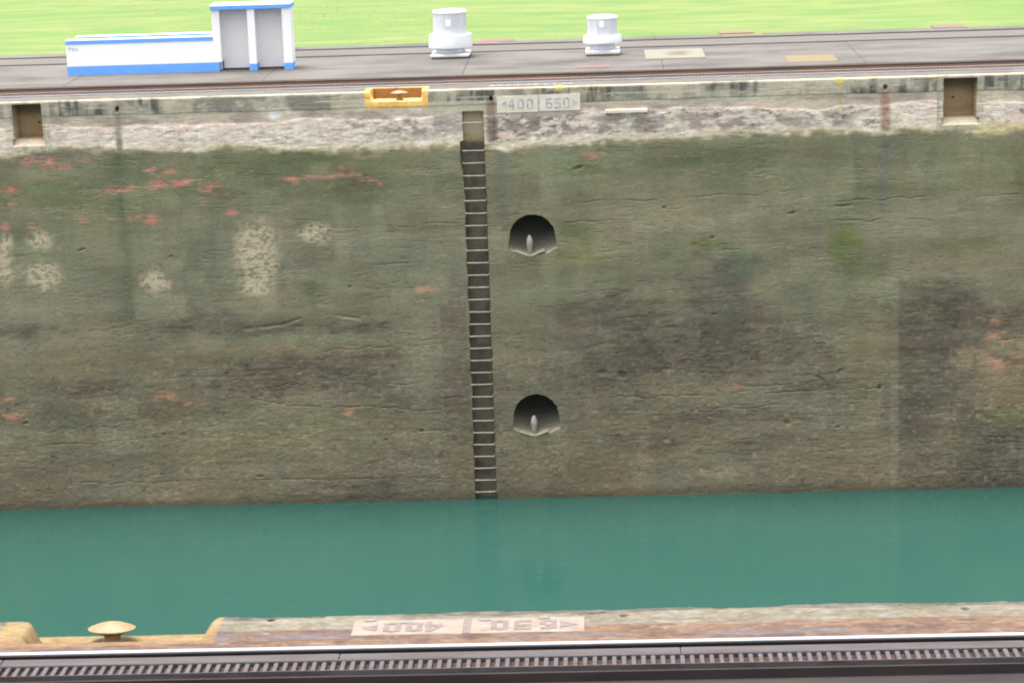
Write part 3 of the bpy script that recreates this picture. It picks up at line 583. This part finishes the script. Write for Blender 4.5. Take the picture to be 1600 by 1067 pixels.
# ------------------------------------------------------------------ bollards
def bollard(name, loc, s, label, mm, h):
    t = tag(empty(name, loc), label, 'bollard')
    MB().lathe([(.10, 0), (.088, .012), (.075, h * .4), (.072, h * .8), (.085, h + .02)], (0, 0, 0), 28).build('stem', mm, t, True)
    MB().lathe([(.072, h), (.13, h + .026), (.195, h + .048), (.215, h + .058), (.214, h + .066), (.195, h + .076), (.12, h + .104), (.055, h + .120), (.01, h + .124)], (0, 0, 0), 36, 1.0, .62).build('cap', mm, t, True)
    t.scale = (s, s, s); return t
bollard('mooring_bollard', (wp(623, 150)[0], W + .20, RZ), .92, 'small yellow mushroom bollard in the yellow recess of the far wall', M['yelw'], .115)

# ------------------------------------------------------------------ WATER
def sheet(name, x0, x1, y0, y1, z, m, nx=1, ny=1):
    b = MB(); vv = [(x0 + (x1-x0)*i/nx, y0 + (y1-y0)*j/ny, z) for j in range(ny+1) for i in range(nx+1)]
    b.add(vv, [(j*(nx+1)+i, j*(nx+1)+i+1, (j+1)*(nx+1)+i+1, (j+1)*(nx+1)+i) for j in range(ny) for i in range(nx)])
    return b.build(name, m)
tag(sheet('water', -45, 45, -.2, W + .75, WATER_Z, M['water']), kind='structure')
tag(sheet('lock_floor', -45, 45, -1.2, W + 1, -12.2, M['core']), kind='structure')

# ------------------------------------------------------------------ FAR DECK and lawn
deck = tag(MB().box(-45, 45, W + 2.42, 43.25, -.35, -.03).build('service_deck', M['core']), kind='structure')
xs_ = -44.6
while xs_ < 44:
    wl = 4.62
    for (y0, y1) in [(W + 2.42, 38.02), (38.05, 40.7), (40.73, 43.25)]:
        MB().box(xs_, xs_ + wl - .009, y0, y1, -.031, random.uniform(-.003, .003), .006).build('slab', M['asphalt'], deck)
    xs_ += wl
tag(sheet('rear_track_bed', -45, 45, 40.76, 42.55, .008, M['deckconc']), kind='structure')
nx, ny = 120, 120
b = MB(); vv = []
gx = np.sign(np.linspace(-1, 1, nx+1)) * np.abs(np.linspace(-1, 1, nx+1)) ** 3 * 1500; gy = 43.25 + np.linspace(0, 1, ny+1) ** 3 * 2500
for y in gy:
    for x in gx: vv.append((x, y, -.01 + (.05 * math.sin(x * .31 + y * .2) + .04 * math.sin(x * .13 - y * .45)) * min(1, (y - 43.25) / 3)))
b.add(vv, [(j*(nx+1)+i, j*(nx+1)+i+1, (j+1)*(nx+1)+i+1, (j+1)*(nx+1)+i) for j in range(ny) for i in range(nx)])
tag(b.build('lawn', M['lawn'], None, True), kind='structure')
rng = np.random.default_rng(3)
NB = 45000
px_ = rng.uniform(-22, 20, NB); py_ = 43.27 + rng.uniform(0, 1, NB) ** 1.3 * 20; an = rng.uniform(0, 6.283, NB); hh = rng.uniform(.03, .06, NB); ww = rng.uniform(.008, .018, NB)
pz_ = -.01 + (.05 * np.sin(px_ * .31 + py_ * .2) + .04 * np.sin(px_ * .13 - py_ * .45)) * np.minimum(1, (py_ - 43.25) / 3) - .005
bv = np.zeros((NB, 3, 3)); ca, sa = np.cos(an), np.sin(an)
bv[:, 0] = np.stack([px_ - ca*ww, py_ - sa*ww, pz_], 1); bv[:, 1] = np.stack([px_ + ca*ww, py_ + sa*ww, pz_], 1); bv[:, 2] = np.stack([px_ - sa*hh*.7, py_ + ca*hh*.7, pz_ + hh * .25], 1)
me = bpy.data.meshes.new('grass'); me.vertices.add(NB*3); me.vertices.foreach_set('co', bv.astype(np.float32).ravel()); me.loops.add(NB*3); me.loops.foreach_set('vertex_index', np.arange(NB*3, dtype=np.int32))
me.polygons.add(NB); me.polygons.foreach_set('loop_start', np.arange(0, NB*3, 3, dtype=np.int32)); me.update(calc_edges=True); me.materials.append(M['blade'])
go = bpy.data.objects.new('grass', me); C.objects.link(go); tag(go, 'short bright green grass growing along the far deck', 'grass', kind='stuff')

# ------------------------------------------------------------------ TOWING TRACKS (o = distance from the wall's edge)
def rail_profile(y0, sgn, base, topz, wd_):
    c = y0 + wd_ / 2
    p = [(-.065, base), (.065, base), (.065, base + .012), (.014, base + .026), (.011, topz - .036), (wd_/2, topz - .026), (wd_/2, topz - .008), (wd_/2 - .009, topz), (-wd_/2 + .009, topz), (-wd_/2, topz - .008), (-wd_/2, topz - .026), (-.011, topz - .036), (-.014, base + .026), (-.065, base + .012)]
    return [(c + q[0], q[1]) for q in p]
def towing_track(edge, sgn, side, near):
    def yy(o): return edge + sgn * o
    def bxs(o0, o1): a, b_ = yy(o0), yy(o1); return min(a, b_), max(a, b_)
    tag(MB().box(-45, 45, *bxs(.77, 2.44), -.30, -.115).build('track_bed', M['trough']), kind='structure')
    r1 = tag(empty('running_rail', (0, yy(.81), -.115)), side[0], 'rail')
    MB().prism_x([(y - yy(.81), z + .115) for y, z in rail_profile(yy(.81) - .0375, sgn, -.113, .012, .075)], -45, 45).build('rail', M['darkrail'], r1)
    a, b_ = bxs(.776, .844); MB().box(-45, 45, a - yy(.81) + .004, b_ - yy(.81) - .004, .1272, .1292).build('worn_tread', M['railtop'], r1)
    cpl = tag(empty('cover_strip', (0, yy(.99), -.115)), side[1], 'steel strip')
    L_ = 2.6; n = 16
    a, b_ = bxs(.925, 1.062)
    for i in range(-n, n):
        MB().box(0, L_ - .003, a - yy(.99), b_ - yy(.99), 0, .115 + .004 + random.uniform(0, .006), .006).build('plate', M['plate'], cpl, False, (i * L_ + .55, 0, 0))
    rk = tag(empty('rack_rail', (0, yy(1.16), -.115)), side[2], 'rack rail')
    P = .0733; XA, XB = (-5.6, 4.6) if near else (0, 0)
    tb_ = MB().box(-.0185, .0185, -.09, .09, .0, .113, .006); proto = None
    a, b_ = bxs(1.066, 1.254)
    if near:
        k = 0; x = XA
        while x < XB:
            if proto is None: proto = tb_.build('tooth', M['rack'], rk); proto.location = (x, 0, 0)
            else:
                c = proto.copy(); C.objects.link(c); c.parent = rk; c.location = (x, 0, random.uniform(-.003, .002))
            x += P
    b = MB(); x = -20.0 if near else -16.0; xe = 20.0 if near else 14.0
    while x < xe:
        if not (XA - .02 < x < XB + .02) or not near: b.box(x - .0185, x + .0185, -.09, .09, 0, .112)
        x += P
    tag(b.build('far_teeth', M['rack'], rk), kind='stuff')
    MB().box(-45, 45, -.094, .094, .0, .082).build('pocket_floor', M['pit'], rk)
    MB().box(-45, 45, -.103, -.0945, .0, .116).build('side_bar', M['rack'], rk)
    MB().box(-45, 45, .0945, .103, .0, .116).build('side_bar', M['rack'], rk)
    lip = .103; s_ = sgn
    a, b_ = sorted((s_ * .104, s_ * .135)); MB().box(-45, 45, a, b_, 0, .075).build('girder_flange', M['girder'], rk)
    r2 = tag(empty('running_rail', (0, yy(2.33), -.115)), side[3], 'rail')
    MB().prism_x([(y - yy(2.33), z + .115) for y, z in rail_profile(yy(2.33) - .0375, sgn, -.113, .018, .075)], -45, 45).build('rail', M['web'], r2)
    a, b_ = bxs(2.296, 2.364); MB().box(-45, 45, a - yy(2.33), b_ - yy(2.33), .092, .1355).build('rail_head', M['darkrail'], r2)
    # spoil between the rack and the second rail
    return r1, rk
towing_track(W, 1, ('thin dark running rail close to the far coping edge', 'pale steel cover strip beside the far rack rail', 'far rack rail lying between the two far rails', 'rusty dark running rail in front of the white blue shelter'), False)
towing_track(0, -1, ('bright polished running rail along the near coping', 'mauve steel cover strip between near rail and rack', 'near toothed rack rail with rusty pockets at the bottom edge', 'running rail behind the near rack rail'), True)
tag(MB().box(-45, 45, -40, -2.44, -.35, 0).build('near_deck', M['asphalt']), kind='structure')
# rear track beyond the shelter
for (Y, top_, lab) in [(40.82, .014, 'thin dark rail of the rear track just behind the ventilators'), (42.30, .03, 'dark rail of the rear track nearest the lawn')]:
    rr = tag(empty('rear_rail', (0, Y, 0)), lab, 'rail')
    MB().prism_x([(y, z) for y, z in rail_profile(-.0375, 1, -.10, top_, .075)], -45, 45).build('rail', M['darkrail'], rr)
    MB().box(-45, 45, -.09, -.04, .002, .010).build('flange_strip', M['rust'], rr)

# ------------------------------------------------------------------ SHELTER (white and blue)
KX, KY = -12.60, 38.22
kx1 = -9.02; kx2 = -7.20
kio = tag(empty('stair_shelter', (KX, KY, 0)), 'white and blue shelter with long low parapet and tall two-bay headhouse', 'shelter')
Lw = kx1 - KX; Hl = .84
MB().box(0, Lw + .08, 0, .14, .22, Hl - .10).build('parapet_wall', M['white'], kio)
MB().box(-.004, Lw + .082, -.006, .146, .0, .22).build('base_band', M['blue'], kio)
MB().box(-.006, Lw - .042, -.008, .148, Hl - .10, Hl - .012).build('top_band', M['blue'], kio)
MB().box(-.006, Lw - .042, -.004, .146, Hl - .012, Hl + .012, .008).build('parapet_cap', M['white'], kio)
D_ = .82
MB().box(.08, Lw - .05, D_, D_ + .14, 0, Hl - .10).build('parapet_wall', M['white'], kio)
MB().box(.075, Lw - .042, D_ - .006, D_ + .146, Hl - .10, Hl - .012).build('top_band', M['blue'], kio)
MB().box(.075, Lw - .042, D_ - .004, D_ + .144, Hl - .012, Hl + .012, .008).build('parapet_cap', M['white'], kio)
lettering([('P', .06, .60, .06, .075, .014), ('S', .14, .59, .06, .075, .014), ('4', .22, .585, .06, .075, .014)], kio, mat('pale_blue_lettering', (.32, .40, .62), .7), lambda b, pl: b.poly(pl, -.004, .001))
# headhouse
hw0 = Lw; hw1 = kx2 - KX - .02; Hh = 1.555; dep = .62
posts = [(hw0 - .04, hw0 + .14), (hw0 + .81, hw0 + .985), (hw1 - .16, hw1 + .04)]
for i, (a, c) in enumerate(posts):
    MB().box(a, c, -.003 if i == 0 else -.02, .42, .222 if i == 0 else .16, Hh - .09).build('post', M['white'], kio)
    if i: MB().box(a - .004, c + .004, -.026, .426, 0, .16).build('post_base', M['blue'], kio)
for (a, c) in [(hw0 + .14, hw0 + .81), (hw0 + .985, hw1 - .16)]:
    MB().box(a, c, .36, .41, .035, Hh - .09).build('bay_panel', M['bay'], kio)
    MB().box(a, c, .37, .42, 0, .035).build('bay_gap', M['core'], kio)
MB().box(hw0 - .02, hw1 + .03, dep - .06, dep, 0, Hh - .09).build('back_wall', M['white'], kio)
MB().box(hw0 + .02, hw0 + .10, .42, dep - .06, 0, Hh - .09).build('side_wall', M['white'], kio)
MB().box(hw1 - .06, hw1 + .03, .42, dep - .06, 0, Hh - .09).build('side_wall', M['white'], kio)
MB().box(hw0 - .065, hw1 + .065, -.05, dep + .03, Hh - .09, Hh - .005).build('roof_fascia', M['blue'], kio)
MB().box(hw0 - .06, hw1 + .06, -.045, dep + .025, Hh - .005, Hh + .025, .01).build('roof', M['white'], kio)

# ------------------------------------------------------------------ VENTILATORS
def ventilator(loc, rd, rs, hb, hs0, hs1, ht, hsk, label):
    t = tag(empty('roof_ventilator', loc), label, 'ventilator', 'metal ventilators on the far deck')
    MB().box(-rs*.82, rs*.80, -rs*.82, rs*.82, 0, .055, .01).build('yellow_curb', M['yelw'], t)
    MB().box(-rs*.88, rs*.88, -rs*.88, rs*.88, .055, hb, .012).build('base', M['alu'], t)
    MB().lathe([(rs*.74, hb), (rs*.66, hb + .03), (rs*.62, hs0 + .05)], (0, 0, 0), 40).build('neck', M['alu'], t, True)
    MB().lathe([(rs*.9, hs0 + .02), (rs, hs0), (rs*1.005, hs0 + .02), (rs*.985, hs0 + (hsk-hs0)*.5), (rs*.965, hsk - .012), (rd*1.02, hsk)], (0, 0, 0), 48).build('skirt', M['aluw'], t, True)
    MB().lathe([(rd, hsk - .01), (rd, ht - .05)], (0, 0, 0), 48).build('drum', M['alu'], t, True)
    for k in range(12):
        a = 2*math.pi*k/12 + .2
        MB().box(-.006, .006, rd - .002, rd + .007, hsk, ht - .05).build('seam', M['alu'], t).rotation_euler = (0, 0, a)
    MB().lathe([(rd*1.03, ht - .055), (rd*1.035, ht - .02), (rd*.95, ht), (rd*.5, ht + .02), (.01, ht + .025)], (0, 0, 0), 48).build('cap', M['aluw'], t, True)
    MB().box(-.075, .045, -rd - .012, -rd*.93, hsk + .22, hsk + .37).build('data_plate', M['white'], t)
    return t
ventilator((gp(704, 91)[0], gp(704, 91)[1] + .2, 0), .405, .535, .11, .26, 0, 1.14, .57, 'taller metal ventilator with deep white skirt left of the other ventilator')
ventilator((gp(942, 87)[0], gp(942, 87)[1] + .2, 0), .36, .47, .13, .30, 0, .93, .47, 'shorter metal ventilator with narrow white skirt beside the cream hatch')

# ------------------------------------------------------------------ plates and marks on the far deck
def deckplate(name, x0, x1, y0, y1, h, m, label, cat, bev=.01):
    b = MB().box(-(x1-x0)/2, (x1-x0)/2, -(y1-y0)/2, (y1-y0)/2, -.02, h, bev).build(name, m, None, False, ((x0+x1)/2, (y0+y1)/2, 0)); return tag(b, label, cat)
def rect_px(l, r, yt, yb_):
    mx = (l + r) / 2; return gp(l, (yt+yb_)/2)[0], gp(r, (yt+yb_)/2)[0], gp(mx, yb_)[1], gp(mx, yt)[1]
deckplate('hatch_cover', *rect_px(1007, 1101, 79, 93), .035, M['cream'], 'cream hatch cover with brown rust stain on the far deck', 'hatch', .02)
deckplate('painted_plate', *rect_px(1227, 1307, 87, 97), .01, M['yplate'], 'flat yellow painted plate right of the cream hatch', 'plate')
deckplate('painted_plate', *rect_px(1122, 1177, 48.5, 53), .02, M['yplate'], 'small yellow plate at the lawn edge behind the rear track', 'plate')
deckplate('painted_plate', *rect_px(1128, 1192, 54, 56), .008, M['yplate'], 'thin yellow strip between lawn plate and rear rail', 'plate')
for (l, r, a, b_, lab) in [(898, 955, 102.5, 106.5, 'pink painted strip in front of the shorter ventilator'), (751, 803, 62, 66, 'pink painted strip at the lawn edge behind the taller ventilator'), (1456, 1510, 40, 44.5, 'pink painted strip at the lawn edge far right')]:
    deckplate('painted_strip', *rect_px(l, r, a, b_), .012, M['pink'], lab, 'paint mark', .004)
deckplate('painted_strip', *rect_px(738, 780, 66, 69), .008, M['pink'], 'faint pink strip beside the rear rail right of the taller ventilator', 'paint mark', .004)

# ------------------------------------------------------------------ NEAR WALL
xn = lines([(-45, -6, .5), (-6, -5.3, .05), (-5.3, 4.2, .0145), (4.2, 5.5, .05), (5.5, 45, .5)])
JN = [-10.53, -2.262 + 8.9, 15.0]
for j in JN: xn[np.argmin(np.abs(xn - j))] = j
zn = lines([(-12, -1, .5), (-1, -.4, .1), (-.4, -.05, .02)])
ro = [0.0] * len(zn) + [.004, .014, .03] + list(np.linspace(.045, .765, 52)); rzz = list(zn) + [-.028, -.010, -.002] + [0.0] * 52
OO = np.array(ro)[:, None] * np.ones(len(xn)); ZZ = np.array(rzz)[:, None] * np.ones(len(xn)); X = xn[None, :] * np.ones((len(ro), 1))
top = sstep(.0, .03, OO)
NR0, NR1, NZ, ND = -4.55, -3.235, -.155, .51
i0 = int(np.searchsorted(zn, NZ)); nrec = len(ro) - i0
path = np.array([(0, NZ), (ND - .03, NZ), (ND, NZ + .03), (ND + .01, -.03), (ND + .05, 0), (.765, 0)]); seg = np.r_[0, np.cumsum(np.hypot(*np.diff(path, axis=0).T))]
tt = np.linspace(0, seg[-1], nrec); po = np.interp(tt, seg, path[:, 0]); pz = np.interp(tt, seg, path[:, 1])
wr = sstep(NR0 - .07, NR0 + .05, xn) * (1 - sstep(NR1 - .05, NR1 + .08, xn)); rnd = .13 * (1 - np.sqrt(np.clip(1 - (1 - np.clip(OO / .14, 0, 1)) ** 2, 0, 1)))      # plan rounding of the two ends
wr = sstep(NR0 - .09 - rnd, NR0 + .05 - rnd, X) * (1 - sstep(NR1 - .05 + rnd, NR1 + .10 + rnd, X))
O2 = OO.copy(); Z2 = ZZ.copy()
O2[i0:] = OO[i0:] * (1 - wr[i0:]) + po[:, None] * wr[i0:]; Z2[i0:] = ZZ[i0:] * (1 - wr[i0:]) + pz[:, None] * wr[i0:]
f1 = fbm(X, O2, .5, .16, 5, 101, .6); f2 = fbm(X, O2, .12, .06, 4, 102, .6); f3 = fbm(X, O2, 1.6, .2, 4, 103); f4 = fbm(X, O2, .05, .03, 3, 104)
def lt(r, g, b): return np.array(ct(r, g, b))
COL = np.zeros(X.shape + (3,))
lay(np.ones(X.shape), lt(190, 178, 154))
eb = .12 + .10 * (fbm(X, X * 0, .9, 1, 4, 105) - .5)                      # grey weathered lip, then a buff strip, then the rusty strip by the rail
lay(sstep(.35, .6, f1) * .7, lt(212, 202, 176)); lay(sstep(.50, .62, f2) * .6, lt(156, 142, 124)); lay(sstep(.54, .62, fbm(X, O2, .3, .07, 5, 132, .6)) * .6, lt(222, 214, 192))
lay(sstep(eb + .02, eb - .03, O2) * .85, lt(142, 132, 120)); lay(sstep(eb + .02, eb - .03, O2) * sstep(.45, .62, f2) * .7, lt(172, 164, 150))
lay(np.exp(-((O2 - eb) / .012) ** 2) * sstep(.45, .55, f1) * .8, lt(216, 208, 190))
rb = .38 + .05 * (fbm(X, X * 0, .8, 1, 4, 106) - .5)
br = sstep(rb - .02, rb + .02, O2)
lay(br, lt(178, 140, 120)); lay(br * sstep(.4, .6, f1) * .7, lt(200, 160, 126)); lay(br * sstep(.50, .60, fbm(X, O2, .35, .07, 5, 130, .6)) * .6, lt(140, 108, 98)); lay(br * sstep(.60, .68, fbm(X, O2, .25, .05, 5, 131, .6)) * .7, lt(218, 196, 170)); lay(br * sstep(.5, .66, f3) * .6, lt(152, 122, 112)); lay(br * sstep(.55, .68, f2) * .4, lt(206, 178, 150))
gy_ = br * (np.exp(-(((X + 2.35) / .42) ** 2 + ((O2 - .52) / .07) ** 2) ** 2) + np.exp(-(((X + 3.02) / .12) ** 2 + ((O2 - .5) / .1) ** 2) ** 2) + .8 * sstep(.66, .72, f3))
lay(gy_ * .75, lt(178, 166, 172))
lay(sstep(2.0, 3.0, X) * sstep(.45, .6, f3) * br * .6, lt(204, 174, 132))
yn = sstep(NR0 - .30, NR0 - .26, X) * (1 - sstep(NR1 + .13, NR1 + .17, X)) * (1 - sstep(ND + .10, ND + .13, O2 + .05 * (f1 - .5)))
yn = np.maximum(yn, sstep(NR0 - .30, NR0 - .27, X) * (1 - sstep(NR1 + .12, NR1 + .16, X)) * (1 - sstep(.55, .57, O2)) * .9)
lay(yn, lt(232, 196, 136)); lay(yn * sstep(.45, .62, f1) * .6, lt(220, 174, 126)); lay(yn * sstep(.5, .64, f2) * .6, lt(232, 204, 150)); lay(yn * sstep(ND - .01, ND + .02, O2) * .6, lt(210, 158, 122))
COL *= 1.36 * (1 + .6 * (f4 - .5) + .45 * (f2 - .5))[..., None]
DZ = .018 * (f1 - .5) + .010 * (f2 - .5) + .03 * (fbm(X, O2, 2.2, .3, 3, 107) - .5) * sstep(.5, .1, O2)
edge_wear = sstep(.10, .0, O2) * (.10 * np.clip(fbm(X, X * 0, .55, 1, 4, 108) - .45, 0, 1))
DZ = DZ - edge_wear
def ncrack(pts, w_=.008, d=.02):
    global DZ, COL
    xs, os_ = zip(*pts); oc = np.interp(X, xs, os_) + .02 * (fbm(X, X * 0, .12, 1, 3, 120) - .5)
    g = np.exp(-((O2 - oc) / w_) ** 2) * (X > xs[0]) * (X < xs[-1]); DZ = DZ - d * g; COL *= (1 - .7 * g)[..., None]
ncrack([(-2.95, .06), (-2.75, .075), (-2.55, .06), (-2.35, .10), (-2.25, .115)]); ncrack([(-.35, .16), (-.2, .12), (-.02, .08)]); ncrack([(2.3, .09), (2.9, .07)], .006)
for (hx, ho) in [gp(424, 968.5), gp(974, 959.5), gp(1508, 949.5), gp(452, 1020)]:
    m = np.exp(-(((X - hx) / .026) ** 2 + ((O2 + ho) / .030) ** 2) ** 2); DZ = DZ - .05 * m; lay(m * .98, lt(48, 24, 20))
for (cx, cyy, r) in [(gp(503, 957)[0], 0, .085), (gp(1125, 947)[0], 0, .10)]:
    d = np.sqrt((X - cx) ** 2 + (O2 - .005) ** 2); ring = sstep(r + .012, r, d) * (1 - sstep(r * .62, r * .5, d)); m = sstep(r * .72, r * .55, d)
    DZ = DZ - .09 * m; lay(ring * .9, lt(206, 168, 78)); lay(m, lt(130, 130, 110))
# white chips and droppings
rs = np.random.default_rng(11)
for k in range(130):
    cx, co_, a, b_ = rs.uniform(-5, 4), rs.uniform(.03, .6) ** 1.0, rs.uniform(.008, .03), rs.uniform(.006, .018)
    lay(np.exp(-(((X - cx + .02 * (f2 - .5)) / a) ** 2 + ((O2 - co_) / b_) ** 2) ** 2) * rs.uniform(.4, 1), lt(236, 230, 222))
for (px_1, py_1, a, b_) in [(1378, 961, .035, .035), (1374, 947, .09, .012), (1502, 908 + 34, .03, .01), (1073, 964, .03, .02), (416, 990, .02, .02), (1500, 905 + 36, .05, .012), (955, 968, .03, .015)]:
    cx, c0 = gp(px_1, py_1); lay(np.exp(-(((X - cx + .03 * (f2 - .5)) / a) ** 2 + ((O2 + c0) / b_) ** 2) ** 2), lt(246, 242, 240))
YY = -(O2) - .0
sgnm = sstep(-2.16, -2.05, X) * (1 - sstep(-.15, -.04, X)) * sstep(.10, .18, O2) * (1 - sstep(.54, .62, O2))
ZF = Z2 + DZ * top * (1 - .75 * wr) * (1 - sgnm)
YY = YY - (1 - top) * .015 * (f1 - .5) + edge_wear * -.3
lock_near = tag(empty('lock_wall', (0, 0, WATER_Z)), 'near concrete lock wall coping with yellow bollard recess at lower left', 'wall')
build_blocks(lock_near, X, YY, ZF - WATER_Z, COL, xn, JN, M['near'], -1)
MB().box(-45, 45, -9, -.80, -2.4, 9.376 - .31).build('wall_core', M['core'], lock_near)
bx_, by_ = gp(176, 990, NZ)
bollard('mooring_bollard', (gp(174, 984)[0] - .03, -.13, NZ), .90, 'large yellow mushroom bollard in the near recess at lower left', M['yelw'], .062)
# distance figures painted on the near coping, upside down from here
s3 = tag(empty('painted_distance_sign', (-.183, -.195, -.002)), 'cream painted strip on near coping with upside-down 650 and 400', 'sign')
s3.rotation_euler = (0, 0, math.pi)
MB().box(0, SW, 0, .335, -.03, .005, .002).build('paint', M['signtop'], s3)
SEQ3 = [('<', .05, zl + .03, .14, dh * .8, 0), ('6', .216, zl, .135, dh, .045), ('5', .417, zl, .135, dh, .045), ('0', .598, zl, .135, dh, .045),
        ('4', 1.115, zl, .14, dh, .045), ('0', 1.275, zl, .13, dh, .045), ('0', 1.447, zl, .135, dh, .045), ('>', 1.633, zl + .03, .12, dh * .8, 0)]
lettering(SEQ3, s3, M['inktop'], flat(.0085, .95, 0))
MB().box(.894, .955, .003, .332, .001, .0078).build('divider', M['inktop'], s3)
# chips of loose paint on the near sign
for (px_1, py_1) in [(579, 967), (634, 970), (757, 966), (850, 962.5)]:
    x, y = gp(px_1, py_1, .015)
    MB().lathe([(.035, 0), (.03, .004), (.01, .006)], (0, 0, 0), 7, 1.6, .8).build('loose_chip', M['chip'], s3).location = (-(x + .183), -(y + .195), .009)
